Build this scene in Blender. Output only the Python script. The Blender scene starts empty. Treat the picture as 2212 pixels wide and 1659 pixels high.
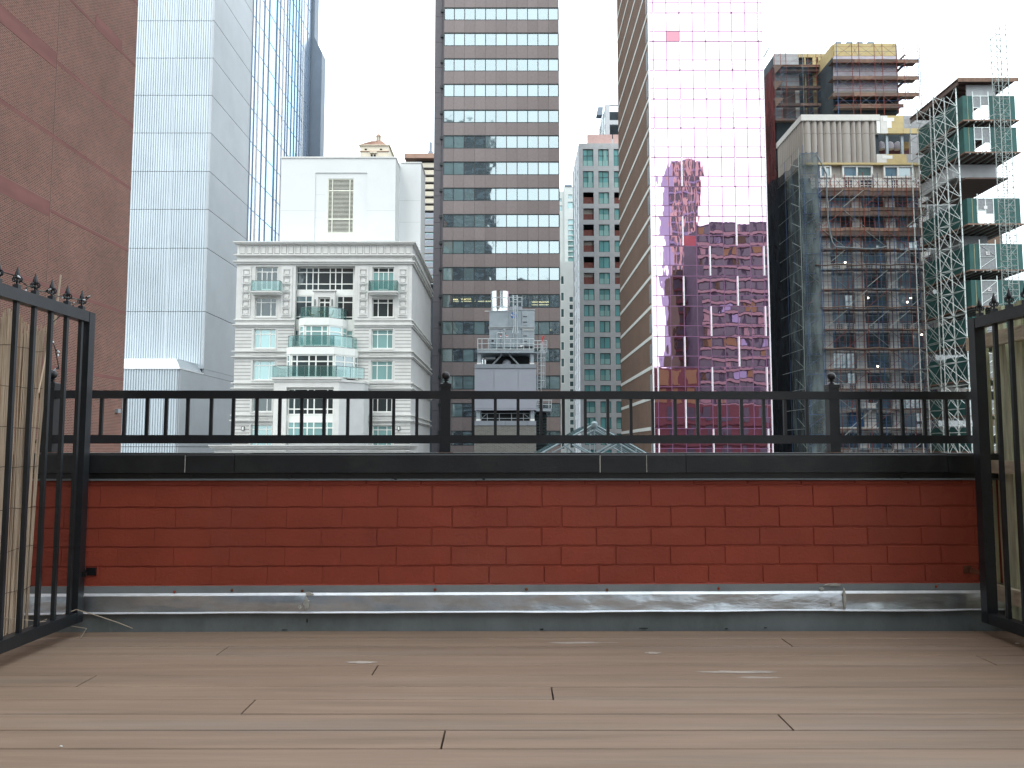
import bpy, bmesh, math, random
from mathutils import Vector, Matrix, noise
random.seed(7)
scn = bpy.context.scene
C = bpy.context.collection
# ------------------------------------------------------------------ camera
F, CX, CY = 1735.0, 1106.0, 829.5          # focal length and centre in a 2212 px wide picture
TH = math.radians(4.6); CAMH = 0.9675
cam = bpy.data.objects.new('camera', bpy.data.cameras.new('camera'))
C.objects.link(cam); scn.camera = cam
cam.location = (0, 0, CAMH); cam.rotation_euler = (math.pi/2 + TH, 0, 0)
cam.data.sensor_width = 36; cam.data.lens = 36*F/2212
cam.data.clip_start = 0.05; cam.data.clip_end = 4000
# ------------------------------------------------------------------ sky, sun, exposure
SUN_EL, SUN_AZ = math.radians(52), math.radians(205)
w = bpy.data.worlds.new('World'); scn.world = w; w.use_nodes = True
nt = w.node_tree; N = nt.nodes; L = nt.links
bg = N['Background']
sky = N.new('ShaderNodeTexSky'); sky.sky_type = 'NISHITA'; sky.sun_disc = False
sky.sun_elevation = SUN_EL; sky.sun_rotation = SUN_AZ; sky.air_density = 1.2; sky.dust_density = 3.0
tc = N.new('ShaderNodeTexCoord')
nz = N.new('ShaderNodeTexNoise'); nz.inputs['Scale'].default_value = 1.6; nz.inputs['Detail'].default_value = 5
L.new(tc.outputs['Generated'], nz.inputs['Vector'])
rp = N.new('ShaderNodeMapRange'); rp.inputs['From Min'].default_value = .3; rp.inputs['From Max'].default_value = .6
rp.inputs['To Min'].default_value = .72; rp.inputs['To Max'].default_value = .96
L.new(nz.outputs['Fac'], rp.inputs['Value'])
mx = N.new('ShaderNodeMix'); mx.data_type = 'RGBA'
L.new(rp.outputs['Result'], mx.inputs['Factor']); L.new(sky.outputs['Color'], mx.inputs['A'])
mx.inputs['B'].default_value = (14.3, 15.5, 16.3, 1)
L.new(mx.outputs['Result'], bg.inputs['Color']); bg.inputs['Strength'].default_value = 0.10
sl = bpy.data.lights.new('sun', 'SUN'); sl.energy = 0.6; sl.angle = math.radians(14); sl.color = (1, .96, .9)
so = bpy.data.objects.new('sun', sl); C.objects.link(so)
sd = Vector((math.sin(SUN_AZ)*math.cos(SUN_EL), math.cos(SUN_AZ)*math.cos(SUN_EL), math.sin(SUN_EL)))
so.rotation_euler = sd.to_track_quat('Z', 'Y').to_euler(); so.location = (0, -20, 60)
scn.view_settings.view_transform = 'Standard'; scn.view_settings.look = 'None'
scn.view_settings.gamma = 1; scn.view_settings.use_curve_mapping = False; scn.view_settings.exposure = 0.74
scn.render.engine = 'CYCLES'
scn.cycles.max_bounces = 8; scn.cycles.transparent_max_bounces = 12

def P(u, v, Y):
    a = (u-CX)/F; b = (CY-v)/F
    t = Y/(math.cos(TH)-b*math.sin(TH))
    return a*t, CAMH+t*(math.sin(TH)+b*math.cos(TH))
def XX(u, v, Y): return P(u, v, Y)[0]
def ZZ(v, Y): return P(CX, v, Y)[1]
GZ = -40.0
# ------------------------------------------------------------------ materials
M = {}
def mat(name, col, rough=.7, metal=0.0, nscale=2.0, namt=.12, bump=0.0, bscale=40, stretch=(1,1,1), var=0.0, spec=.5, dirt=None, dscale=.6, emit=None, damt=.5, obj=False, detail=6):
    m = bpy.data.materials.new(name); m.use_nodes = True; t = m.node_tree; n = t.nodes; l = t.links
    b = n['Principled BSDF']
    b.inputs['Roughness'].default_value = rough; b.inputs['Metallic'].default_value = metal
    b.inputs['Specular IOR Level'].default_value = spec
    if obj:
        g = n.new('ShaderNodeTexCoord'); src = g.outputs['Object']
    else:
        g = n.new('ShaderNodeNewGeometry'); src = g.outputs['Position']
    mp = n.new('ShaderNodeMapping'); mp.inputs['Scale'].default_value = stretch; l.new(src, mp.inputs['Vector'])
    a = n.new('ShaderNodeTexNoise'); a.inputs['Scale'].default_value = nscale; a.inputs['Detail'].default_value = detail
    a.inputs['Roughness'].default_value = .62
    l.new(mp.outputs[0], a.inputs['Vector'])
    r = n.new('ShaderNodeMapRange'); r.inputs['From Min'].default_value = .25; r.inputs['From Max'].default_value = .75
    r.inputs['To Min'].default_value = 1-namt; r.inputs['To Max'].default_value = 1+namt
    l.new(a.outputs['Fac'], r.inputs['Value'])
    val = r.outputs[0]
    if var:
        oi = n.new('ShaderNodeObjectInfo'); r2 = n.new('ShaderNodeMapRange')
        r2.inputs['To Min'].default_value = 1-var; r2.inputs['To Max'].default_value = 1+var
        l.new(oi.outputs['Random'], r2.inputs['Value'])
        mu = n.new('ShaderNodeMath'); mu.operation = 'MULTIPLY'; l.new(val, mu.inputs[0]); l.new(r2.outputs[0], mu.inputs[1]); val = mu.outputs[0]
    vm = n.new('ShaderNodeVectorMath'); vm.operation = 'SCALE'; vm.inputs[0].default_value = col[:3]; l.new(val, vm.inputs['Scale'])
    out = vm.outputs[0]
    if dirt:
        d = n.new('ShaderNodeTexNoise'); d.inputs['Scale'].default_value = dscale; d.inputs['Detail'].default_value = 8
        d.inputs['Roughness'].default_value = .7
        l.new(mp.outputs[0], d.inputs['Vector'])
        rr = n.new('ShaderNodeMapRange'); rr.inputs['From Min'].default_value = .5; rr.inputs['From Max'].default_value = .72
        rr.inputs['To Max'].default_value = damt; l.new(d.outputs['Fac'], rr.inputs['Value'])
        mi = n.new('ShaderNodeMix'); mi.data_type = 'RGBA'; l.new(rr.outputs[0], mi.inputs['Factor']); l.new(out, mi.inputs['A'])
        mi.inputs['B'].default_value = (*dirt, 1); out = mi.outputs['Result']
    l.new(out, b.inputs['Base Color'])
    if bump:
        c = n.new('ShaderNodeTexNoise'); c.inputs['Scale'].default_value = bscale; c.inputs['Detail'].default_value = 4
        l.new(mp.outputs[0], c.inputs['Vector'])
        bp = n.new('ShaderNodeBump'); bp.inputs['Distance'].default_value = bump; bp.inputs['Strength'].default_value = 1
        l.new(c.outputs['Fac'], bp.inputs['Height']); l.new(bp.outputs[0], b.inputs['Normal'])
    if emit:
        b.inputs['Emission Color'].default_value = (*emit[:3], 1); b.inputs['Emission Strength'].default_value = emit[3]
    M[name] = m; return m

def glass(name, tint, fac, base, rough=.03, wave=.0, wscale=.6, var=.0, trans=0.0, stretch=(1,1,1), per=0.0):
    """Reflective pane: dark body + tinted mirror, optional see-through share, rippled like real float glass."""
    m = bpy.data.materials.new(name); m.use_nodes = True; t = m.node_tree; n = t.nodes; l = t.links
    b = n['Principled BSDF']; b.inputs['Roughness'].default_value = .35; b.inputs['Specular IOR Level'].default_value = .3
    oi = n.new('ShaderNodeObjectInfo')
    r2 = n.new('ShaderNodeMapRange'); r2.inputs['To Min'].default_value = 1-var; r2.inputs['To Max'].default_value = 1+var
    l.new(oi.outputs['Random'], r2.inputs['Value'])
    vm = n.new('ShaderNodeVectorMath'); vm.operation = 'SCALE'; vm.inputs[0].default_value = base; l.new(r2.outputs[0], vm.inputs['Scale'])
    l.new(vm.outputs[0], b.inputs['Base Color'])
    g = n.new('ShaderNodeBsdfGlossy'); g.inputs['Color'].default_value = (*tint, 1); g.inputs['Roughness'].default_value = rough
    if wave:
        geo = n.new('ShaderNodeNewGeometry'); mp = n.new('ShaderNodeMapping'); mp.inputs['Scale'].default_value = stretch
        l.new(geo.outputs['Position'], mp.inputs['Vector'])
        ad = n.new('ShaderNodeVectorMath'); ad.operation = 'ADD'; l.new(mp.outputs[0], ad.inputs[0])
        sc = n.new('ShaderNodeMath'); sc.operation = 'MULTIPLY'; sc.inputs[1].default_value = per; l.new(oi.outputs['Random'], sc.inputs[0])
        l.new(sc.outputs[0], ad.inputs[1])
        nn = n.new('ShaderNodeTexNoise'); nn.inputs['Scale'].default_value = wscale; nn.inputs['Detail'].default_value = 2
        nn.inputs['Roughness'].default_value = .35
        l.new(ad.outputs[0], nn.inputs['Vector'])
        bp = n.new('ShaderNodeBump'); bp.inputs['Distance'].default_value = wave; l.new(nn.outputs['Fac'], bp.inputs['Height'])
        l.new(bp.outputs[0], g.inputs['Normal'])
    s = n.new('ShaderNodeMixShader'); s.inputs[0].default_value = fac
    body = b.outputs[0]
    if trans:
        tr = n.new('ShaderNodeBsdfTransparent'); tr.inputs[0].default_value = (.75, .86, .86, 1)
        s2 = n.new('ShaderNodeMixShader'); s2.inputs[0].default_value = trans
        l.new(b.outputs[0], s2.inputs[1]); l.new(tr.outputs[0], s2.inputs[2]); body = s2.outputs[0]
    l.new(body, s.inputs[1]); l.new(g.outputs[0], s.inputs[2])
    l.new(s.outputs[0], n['Material Output'].inputs[0]); M[name] = m; return m

def netting(name, col, alpha, cell=.5):
    """Woven debris net: partly open cloth with folds and patchy dust."""
    m = bpy.data.materials.new(name); m.use_nodes = True; t = m.node_tree; n = t.nodes; l = t.links
    b = n['Principled BSDF']; b.inputs['Roughness'].default_value = .9; b.inputs['Specular IOR Level'].default_value = .1
    geo = n.new('ShaderNodeNewGeometry')
    a = n.new('ShaderNodeTexNoise'); a.inputs['Scale'].default_value = .5; a.inputs['Detail'].default_value = 7
    mp = n.new('ShaderNodeMapping'); mp.inputs['Scale'].default_value = (1.6, 1.6, .5)
    l.new(geo.outputs['Position'], mp.inputs[0]); l.new(mp.outputs[0], a.inputs['Vector'])
    r = n.new('ShaderNodeMapRange'); r.inputs['From Min'].default_value = .3; r.inputs['From Max'].default_value = .7
    r.inputs['To Min'].default_value = .5; r.inputs['To Max'].default_value = 1.5; l.new(a.outputs['Fac'], r.inputs['Value'])
    vm = n.new('ShaderNodeVectorMath'); vm.operation = 'SCALE'; vm.inputs[0].default_value = col; l.new(r.outputs[0], vm.inputs['Scale'])
    l.new(vm.outputs[0], b.inputs['Base Color'])
    tr = n.new('ShaderNodeBsdfTransparent'); s = n.new('ShaderNodeMixShader')
    r3 = n.new('ShaderNodeMapRange'); r3.inputs['From Min'].default_value = .3; r3.inputs['From Max'].default_value = .7
    r3.inputs['To Min'].default_value = max(0, alpha-.13); r3.inputs['To Max'].default_value = min(1, alpha+.13); l.new(a.outputs['Fac'], r3.inputs['Value'])
    l.new(r3.outputs[0], s.inputs[0]); l.new(tr.outputs[0], s.inputs[1]); l.new(b.outputs[0], s.inputs[2])
    l.new(s.outputs[0], n['Material Output'].inputs[0]); M[name] = m; return m

def brickmat(name, c1, c2, mortar, axis, bw=.203, bh=.0677, ms=.010, rough=.9, big=.25, bump=.004):
    m = bpy.data.materials.new(name); m.use_nodes = True; t = m.node_tree; n = t.nodes; l = t.links
    b = n['Principled BSDF']; b.inputs['Roughness'].default_value = rough; b.inputs['Specular IOR Level'].default_value = .25
    geo = n.new('ShaderNodeNewGeometry'); sp = n.new('ShaderNodeSeparateXYZ'); l.new(geo.outputs['Position'], sp.inputs[0])
    cb = n.new('ShaderNodeCombineXYZ'); l.new(sp.outputs[axis], cb.inputs[0]); l.new(sp.outputs['Z'], cb.inputs[1])
    k = n.new('ShaderNodeTexBrick'); k.inputs['Scale'].default_value = 1; k.inputs['Brick Width'].default_value = bw
    k.inputs['Row Height'].default_value = bh; k.inputs['Mortar Size'].default_value = ms; k.inputs['Bias'].default_value = 0
    k.inputs['Mortar Smooth'].default_value = .2
    k.inputs['Color1'].default_value = (*c1, 1); k.inputs['Color2'].default_value = (*c2, 1); k.inputs['Mortar'].default_value = (*mortar, 1)
    l.new(cb.outputs[0], k.inputs['Vector'])
    a = n.new('ShaderNodeTexNoise'); a.inputs['Scale'].default_value = .35; a.inputs['Detail'].default_value = 9; a.inputs['Roughness'].default_value = .65
    l.new(geo.outputs['Position'], a.inputs['Vector'])
    r = n.new('ShaderNodeMapRange'); r.inputs['From Min'].default_value = .3; r.inputs['From Max'].default_value = .7
    r.inputs['To Min'].default_value = 1-big; r.inputs['To Max'].default_value = 1+big; l.new(a.outputs['Fac'], r.inputs['Value'])
    vm = n.new('ShaderNodeVectorMath'); vm.operation = 'SCALE'; l.new(k.outputs['Color'], vm.inputs[0]); l.new(r.outputs[0], vm.inputs['Scale'])
    l.new(vm.outputs[0], b.inputs['Base Color'])
    bp = n.new('ShaderNodeBump'); bp.inputs['Distance'].default_value = bump; bp.invert = True
    l.new(k.outputs['Fac'], bp.inputs['Height']); l.new(bp.outputs[0], b.inputs['Normal'])
    M[name] = m; return m

mat('ground', (.06,.06,.062), .9, nscale=.3)
mat('deck', (.262,.180,.125), .62, nscale=2.6, namt=.27, stretch=(.35,6,1), bump=.0012, bscale=30, var=.045, dirt=(.33,.30,.27), dscale=.9, damt=.28, detail=9)
mat('deck_pale', (.42,.36,.31), .7, nscale=9, namt=.3)
mat('dark_gap', (.015,.012,.010), .95)
mat('red_paint', (.285,.052,.028), .6, nscale=3.0, namt=.16, bump=.0026, bscale=70, var=.04, dirt=(.29,.078,.050), dscale=1.1, damt=.5, spec=.35)
mat('cap_black', (.012,.014,.016), .42, nscale=5, namt=.4, bump=.0012, bscale=60, var=.1, dirt=(.028,.034,.026), dscale=2.5, damt=.6)
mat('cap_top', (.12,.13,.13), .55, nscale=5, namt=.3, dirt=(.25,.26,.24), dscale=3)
mat('caulk', (.42,.42,.38), .6, nscale=20, namt=.25, bump=.002, bscale=60)
mat('galv', (.62,.67,.70), .30, metal=.92, nscale=1.3, namt=.16, bump=.012, bscale=4.2, stretch=(1,1,2.2), dirt=(.30,.33,.33), dscale=3.5, damt=.55)
mat('galv_edge', (.86,.90,.93), .38, metal=.5, nscale=8, namt=.15)
mat('galv_dull', (.26,.285,.29), .6, metal=.25, nscale=4, namt=.25, dirt=(.17,.18,.17), dscale=4, damt=.7)
mat('membrane', (.145,.165,.165), .75, nscale=2.4, namt=.35, bump=.003, bscale=25, dirt=(.055,.07,.055), dscale=2.0, damt=.7, stretch=(1,1,.6))
mat('iron', (.010,.011,.013), .38, nscale=9, namt=.35, bump=.0006, bscale=120, var=.1, dirt=(.03,.026,.022), dscale=6, damt=.4)
mat('iron_gate', (.016,.020,.024), .40, nscale=9, namt=.3, bump=.0006, bscale=120, dirt=(.035,.04,.042), dscale=5, damt=.4)
mat('rust', (.14,.048,.020), .9, nscale=20, namt=.5, bump=.001, bscale=90)
mat('reed', (.72,.58,.43), .8, nscale=14, namt=.4, stretch=(1,1,.15), var=.3, dirt=(.22,.15,.10), dscale=6)
mat('reed_dark', (.36,.25,.16), .85, nscale=14, namt=.4, stretch=(1,1,.15), var=.3)
mat('fence_wood', (.66,.70,.49), .85, nscale=5, namt=.5, stretch=(6,6,.5), bump=.003, bscale=14, var=.25, dirt=(.20,.28,.06), dscale=2.2, damt=.9)
mat('fence_rail', (.60,.54,.40), .85, nscale=6, namt=.35, stretch=(6,1,4), bump=.004, bscale=16, dirt=(.20,.17,.10), dscale=2.5, damt=.6)
mat('wire_green', (.015,.03,.025), .5)
mat('bulb', (.75,.82,.85), .12, spec=.8)
mat('straw', (.50,.42,.32), .8, nscale=20)
mat('white_bit', (.8,.8,.78), .6)
mat('leaf', (.22,.28,.05), .7)
brickmat('brick_left', (.205,.078,.060), (.115,.050,.042), (.30,.21,.165), 'Y', ms=.013, big=.14)
mat('brick_band', (.205,.088,.076), .9, nscale=.8, namt=.22, bump=.003, bscale=15, stretch=(1,.4,1.4))
mat('joint', (.20,.12,.10), .9)
brickmat('brick_brown', (.175,.108,.078), (.135,.085,.062), (.21,.16,.125), 'Y', ms=.009, big=.12)
brickmat('brick_brown_x', (.175,.108,.078), (.135,.085,.062), (.21,.16,.125), 'X', ms=.009, big=.12)
brickmat('brick_grey', (.19,.19,.17), (.14,.14,.125), (.25,.25,.23), 'X', bw=.3, bh=.1, ms=.014, big=.1)
mat('band_white', (.66,.69,.65), .7, nscale=1.5, namt=.1, dirt=(.45,.44,.38), dscale=.8, damt=.35)
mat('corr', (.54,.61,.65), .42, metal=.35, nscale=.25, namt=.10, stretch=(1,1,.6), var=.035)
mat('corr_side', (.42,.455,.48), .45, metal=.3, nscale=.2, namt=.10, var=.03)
mat('corr_dark', (.10,.115,.13), .8)
mat('white_metal', (.82,.85,.86), .45, nscale=2, namt=.05)
mat('slab_blue', (.23,.28,.34), .6, nscale=.2, namt=.12, var=.04)
glass('glass_blue', (.50,.74,.92), .8, (.05,.10,.16), rough=.06, wave=.02, wscale=.4, per=30, var=.2)
glass('glass_blue_pale', (.70,.80,.92), .7, (.25,.32,.40), rough=.2, var=.15)
mat('mullion_silver', (.55,.60,.66), .4, metal=.6)
mat('mullion_navy', (.24,.31,.40), .5)
mat('limestone', (.63,.64,.615), .8, nscale=1.2, namt=.09, bump=.003, bscale=9, dirt=(.53,.53,.50), dscale=.35, damt=.5)
mat('limestone_groove_shade', (.30,.30,.285), .9)  # dark stone of the wall grooves, also painted shade round frieze panels
mat('limestone_side', (.56,.575,.57), .8, nscale=.7, namt=.07, dirt=(.48,.48,.47), dscale=.3, damt=.4)
mat('stucco', (.68,.705,.70), .85, nscale=.5, namt=.05, dirt=(.58,.60,.60), dscale=.25, damt=.4)
mat('stucco_seam', (.48,.50,.50), .9)
mat('frame_white', (.78,.80,.76), .5, nscale=2, namt=.04)
mat('louver', (.70,.71,.62), .5)
mat('dark_void', (.028,.032,.034), .9)
glass('pane_blind', (.80,.95,.98), .20, (.22,.42,.41), rough=.06, var=.14)
glass('pane_dark', (.85,.95,.97), .10, (.016,.030,.032), rough=.04, var=.4, wave=.01, wscale=.8, per=20)
glass('pane_mid', (.85,.95,.97), .22, (.07,.13,.135), rough=.05, var=.3)
glass('rail_glass', (.85,.98,.96), .10, (.10,.26,.24), rough=.03, trans=.82)
glass('roof_glass', (.75,.9,.9), .05, (.03,.05,.055), rough=.04, trans=.6)
mat('rail_metal', (.13,.16,.155), .5, metal=.4)
mat('granite', (.22,.185,.182), .62, nscale=3, namt=.10, var=.085, bump=.001, bscale=20)
mat('granite_dark', (.105,.100,.112), .65, nscale=2, namt=.12, var=.05)
mat('frame_dark', (.022,.035,.036), .5)
glass('off_clear', (.86,.98,1.0), .34, (.03,.05,.052), rough=.03, wave=.016, wscale=.5, per=40, trans=.55)
glass('off_mid', (.86,.98,1.0), .34, (.10,.17,.17), rough=.04, wave=.016, wscale=.5, per=40, var=.3)
mat('blind', (.46,.56,.54), .8, nscale=3, stretch=(8,1,.2), namt=.15, var=.15)
mat('office_inside', (.055,.065,.06), .9, nscale=.6, namt=.6)
mat('office_column', (.62,.70,.68), .8)
mat('ceiling_lamp', (.9,.8,.6), .5, emit=(1,.74,.40,3.2))
mat('panel_grey', (.33,.355,.40), .55, metal=.1, nscale=1, namt=.04, var=.02)
mat('panel_trim', (.24,.27,.30), .5)
mat('steel', (.36,.42,.45), .42, metal=.35, nscale=1.5, namt=.12, var=.04)
mat('roof_steel', (.27,.35,.37), .45, metal=.3, nscale=2, namt=.15)
mat('stainless', (.62,.66,.66), .22, metal=.95, nscale=1.5, namt=.1)
mat('pipe_galv', (.42,.47,.48), .42, metal=.45, nscale=3, namt=.1)
mat('decal_blue', (.02,.13,.42), .5)
mat('decal_white', (.8,.8,.8), .6)
mat('red_tag', (.5,.03,.03), .5)
mat('concrete', (.52,.55,.56), .85, nscale=1, namt=.1, var=.03, dirt=(.42,.44,.44), dscale=.3, damt=.6)
mat('concrete_side', (.60,.63,.65), .85, nscale=1, namt=.06)
glass('teal', (.70,.97,.97), .30, (.15,.48,.50), rough=.04, var=.25, wave=.01, wscale=.5, per=20)
glass('teal_pale', (.8,.97,.97), .35, (.36,.70,.68), rough=.08, var=.15)
mat('orange_net', (.20,.075,.062), .85, nscale=2, namt=.4)
mat('red_netting', (.72,.50,.46), .85)
mat('pale_stone', (.62,.66,.64), .85, nscale=.3, namt=.08)
mat('cream', (.66,.60,.48), .85, nscale=.4, namt=.1)
mat('terracotta', (.38,.24,.18), .8, nscale=.7, namt=.15)
glass('pink', (.94,.66,.82), .90, (.10,.03,.05), rough=.010, wave=.0065, wscale=.75, per=60, stretch=(1,1,.45))
glass('pink_opaque', (.9,.5,.6), .35, (.45,.06,.09), rough=.05)
mat('mullion_plum', (.17,.07,.15), .5)
mat('fin_white', (.86,.86,.88), .35, metal=.1)
mat('plywood', (.36,.25,.11), .85, nscale=1.2, namt=.25, stretch=(1,1,.4))
mat('sheath_yellow', (.52,.42,.21), .85, nscale=.8, namt=.15, dirt=(.40,.36,.24), dscale=.5, damt=.5)
mat('cmu', (.36,.37,.38), .9, nscale=1, namt=.12, var=.1)
mat('precast', (.38,.355,.32), .85, nscale=.5, namt=.12, stretch=(2,2,.25), dirt=(.26,.24,.22), dscale=.5, damt=.5)
mat('precast_light', (.66,.66,.62), .85, nscale=1, namt=.08)
mat('wrap', (.50,.47,.52), .5, nscale=1.5, namt=.25, stretch=(.6,1,3), bump=.05, bscale=3)
mat('scaf_red', (.20,.035,.022), .6, nscale=1, namt=.4, var=.25)
mat('scaf_blue', (.045,.10,.22), .6, nscale=1, namt=.3, var=.2)
mat('scaf_grey', (.20,.23,.24), .5, metal=.3, nscale=1, namt=.3)
mat('alu', (.70,.77,.75), .35, metal=.35, nscale=1, namt=.1)
mat('alu_dull', (.33,.38,.36), .45, metal=.3, nscale=1, namt=.2)
mat('plank', (.125,.088,.072), .9, nscale=2, namt=.3, stretch=(.3,3,3), var=.2)
mat('plank_edge', (.21,.135,.10), .9, nscale=2, namt=.3, var=.15)
mat('green_ply', (.018,.095,.085), .6, nscale=1, namt=.25, var=.12)
mat('gate_mesh', (.26,.28,.29), .6, nscale=4, namt=.3)
mat('interior_dark', (.04,.055,.065), .9, nscale=.4, namt=.5)
mat('window_blue', (.06,.14,.20), .3, nscale=.6, namt=.4, spec=.8)
mat('tarp_blue', (.015,.09,.26), .6)
mat('work_lamp', (1,.95,.85), .5, emit=(1,.90,.74,9.0))
netting('net_shaded', (.008,.011,.016), .97)  # far flank net, with the shade of its slot put into the colour
netting('net_grey', (.13,.165,.17), .62)
netting('net_red', (.10,.022,.022), .86)
netting('net_blue', (.30,.48,.56), .30)
netting('net_shade_veil', (.05,.085,.115), .20)
mat('tower_purple', (.34,.33,.50), .8, nscale=.3, namt=.1)
mat('tower_rib', (.62,.42,.38), .8)
mat('tower_olive', (.075,.058,.03), .8, nscale=.5, namt=.2)
mat('brick_red', (.13,.05,.055), .9, nscale=.5, namt=.15)
mat('ochre', (.24,.16,.075), .85, nscale=.4, namt=.1)
mat('slab_pinkish', (.33,.235,.245), .8)
mat('apt_wall', (.06,.06,.09), .8, nscale=.25, namt=.4)
mat('back_glass', (.03,.037,.055), .3, nscale=.4, namt=.4, spec=.9)
mat('pavement', (.16,.16,.155), .9)
mat('roof_tar', (.05,.052,.055), .9, nscale=1)
# ------------------------------------------------------------------ object helpers
W = {}
def link(o, parent, origin):
    C.objects.link(o)
    if parent is not None:
        o.parent = parent; pw = W[parent]
        o.location = (origin[0]-pw[0], origin[1]-pw[1], origin[2]-pw[2])
    else:
        o.location = origin
    W[o] = tuple(origin); return o
def thing(name, label, cat, loc=(0,0,0), group=None):
    o = bpy.data.objects.new(name, None); o.empty_display_size = .3; link(o, None, loc)
    o['label'] = label; o['category'] = cat
    if group: o['group'] = group
    return o
def struct(name, loc=(0,0,0)):
    o = bpy.data.objects.new(name, None); link(o, None, loc); o['kind'] = 'structure'; return o
_ub = {}
def unit(m):
    if m not in _ub:
        me = bpy.data.meshes.new('box_'+m)
        v = [(x,y,z) for x in (-.5,.5) for y in (-.5,.5) for z in (-.5,.5)]
        f = [(0,1,3,2),(4,6,7,5),(0,4,5,1),(2,3,7,6),(0,2,6,4),(1,5,7,3)]
        me.from_pydata(v, [], f); me.materials.append(M[m]); _ub[m] = me
    return _ub[m]
def box(name, m, parent, x0,x1,y0,y1,z0,z1, rot=None):
    o = bpy.data.objects.new(name, unit(m))
    o.scale = (abs(x1-x0), abs(y1-y0), abs(z1-z0))
    if rot: o.rotation_euler = rot
    return link(o, parent, ((x0+x1)/2, (y0+y1)/2, (z0+z1)/2))
class MB:
    def __init__(s): s.v = []; s.f = []
    def add(s, vs, fs):
        k = len(s.v); s.v += [tuple(x) for x in vs]; s.f += [tuple(i+k for i in q) for q in fs]; return s
    def bx(s, x0,x1,y0,y1,z0,z1):
        return s.add([(x,y,z) for x in (x0,x1) for y in (y0,y1) for z in (z0,z1)],
            [(0,1,3,2),(4,6,7,5),(0,4,5,1),(2,3,7,6),(0,2,6,4),(1,5,7,3)])
    def quad(s, a,b,c,d): return s.add([a,b,c,d], [(0,1,2,3)])
    def tube(s, p, q, r, n=6, r2=None):
        p = Vector(p); q = Vector(q); d = (q-p)
        if d.length < 1e-6: return s
        a = d.orthogonal().normalized(); b = d.normalized().cross(a); r2 = r if r2 is None else r2
        vs = []
        for c, rr in ((p, r), (q, r2)):
            for i in range(n):
                t = 2*math.pi*i/n+math.pi/n; vs.append(c+a*(rr*math.cos(t))+b*(rr*math.sin(t)))
        fs = [(i, (i+1)%n, n+(i+1)%n, n+i) for i in range(n)]+[tuple(range(n))[::-1], tuple(range(n, 2*n))]
        return s.add(vs, fs)
    def path(s, pts, r, n=6):
        for a, b in zip(pts, pts[1:]): s.tube(a, b, r, n)
        return s
    def lathe(s, c, prof, n=14):
        vs = []; fs = []
        for (r, z) in prof:
            for i in range(n):
                t = 2*math.pi*i/n; vs.append((c[0]+r*math.cos(t), c[1]+r*math.sin(t), c[2]+z))
        for j in range(len(prof)-1):
            for i in range(n): fs.append((j*n+i, j*n+(i+1)%n, (j+1)*n+(i+1)%n, (j+1)*n+i))
        fs.append(tuple(range(n))[::-1]); fs.append(tuple((len(prof)-1)*n+i for i in range(n)))
        return s.add(vs, fs)
    def prism(s, pts, z0, z1):
        """pts: (x,y) loop, extruded in z"""
        n = len(pts); vs = [(x,y,z0) for x,y in pts]+[(x,y,z1) for x,y in pts]
        return s.add(vs, [(i,(i+1)%n,n+(i+1)%n,n+i) for i in range(n)]+[tuple(range(n))[::-1], tuple(range(n,2*n))])
    def prismY(s, pts, y0, y1):
        """pts: (x,z) loop, extruded in y"""
        n = len(pts); vs = [(x,y0,z) for x,z in pts]+[(x,y1,z) for x,z in pts]
        return s.add(vs, [(i,(i+1)%n,n+(i+1)%n,n+i) for i in range(n)]+[tuple(range(n))[::-1], tuple(range(n,2*n))])
    def build(s, name, m, parent=None, origin=None, smooth=False, kind=None):
        if origin is None: origin = W[parent] if parent is not None else (0,0,0)
        me = bpy.data.meshes.new(name)
        me.from_pydata([(a-origin[0], b-origin[1], c-origin[2]) for a,b,c in s.v], [], s.f)
        bm = bmesh.new(); bm.from_mesh(me); bmesh.ops.recalc_face_normals(bm, faces=bm.faces); bm.to_mesh(me); bm.free()
        me.materials.append(M[m])
        if smooth:
            for p in me.polygons: p.use_smooth = True
            me.set_sharp_from_angle(angle=math.radians(40))
        o = bpy.data.objects.new(name, me); link(o, parent, origin)
        if kind: o['kind'] = kind
        return o
def wall_holes(mb, x0,x1,z0,z1, y, d, holes):
    """front wall sheet facing -Y with openings whose reveals go back by d"""
    xs = sorted({x0,x1,*[h[0] for h in holes],*[h[1] for h in holes]}); zs = sorted({z0,z1,*[h[2] for h in holes],*[h[3] for h in holes]})
    xs = [x for x in xs if x0 <= x <= x1]; zs = [z for z in zs if z0 <= z <= z1]
    def hole(cx, cz): return any(h[0] < cx < h[1] and h[2] < cz < h[3] for h in holes)
    nx, nz_ = len(xs)-1, len(zs)-1
    S = [[not hole((xs[i]+xs[i+1])/2, (zs[j]+zs[j+1])/2) for j in range(nz_)] for i in range(nx)]
    for i in range(nx):
        for j in range(nz_):
            if not S[i][j]: continue
            a,b,c,e = xs[i],xs[i+1],zs[j],zs[j+1]
            mb.quad((a,y,c),(b,y,c),(b,y,e),(a,y,e))
            for (di,dj,p,q) in ((-1,0,(a,c),(a,e)),(1,0,(b,c),(b,e)),(0,-1,(a,c),(b,c)),(0,1,(a,e),(b,e))):
                ii, jj = i+di, j+dj
                if not (0 <= ii < nx and 0 <= jj < nz_) or not S[ii][jj]:
                    mb.quad((p[0],y,p[1]),(q[0],y,q[1]),(q[0],y+d,q[1]),(p[0],y+d,p[1]))
    return mb
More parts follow.
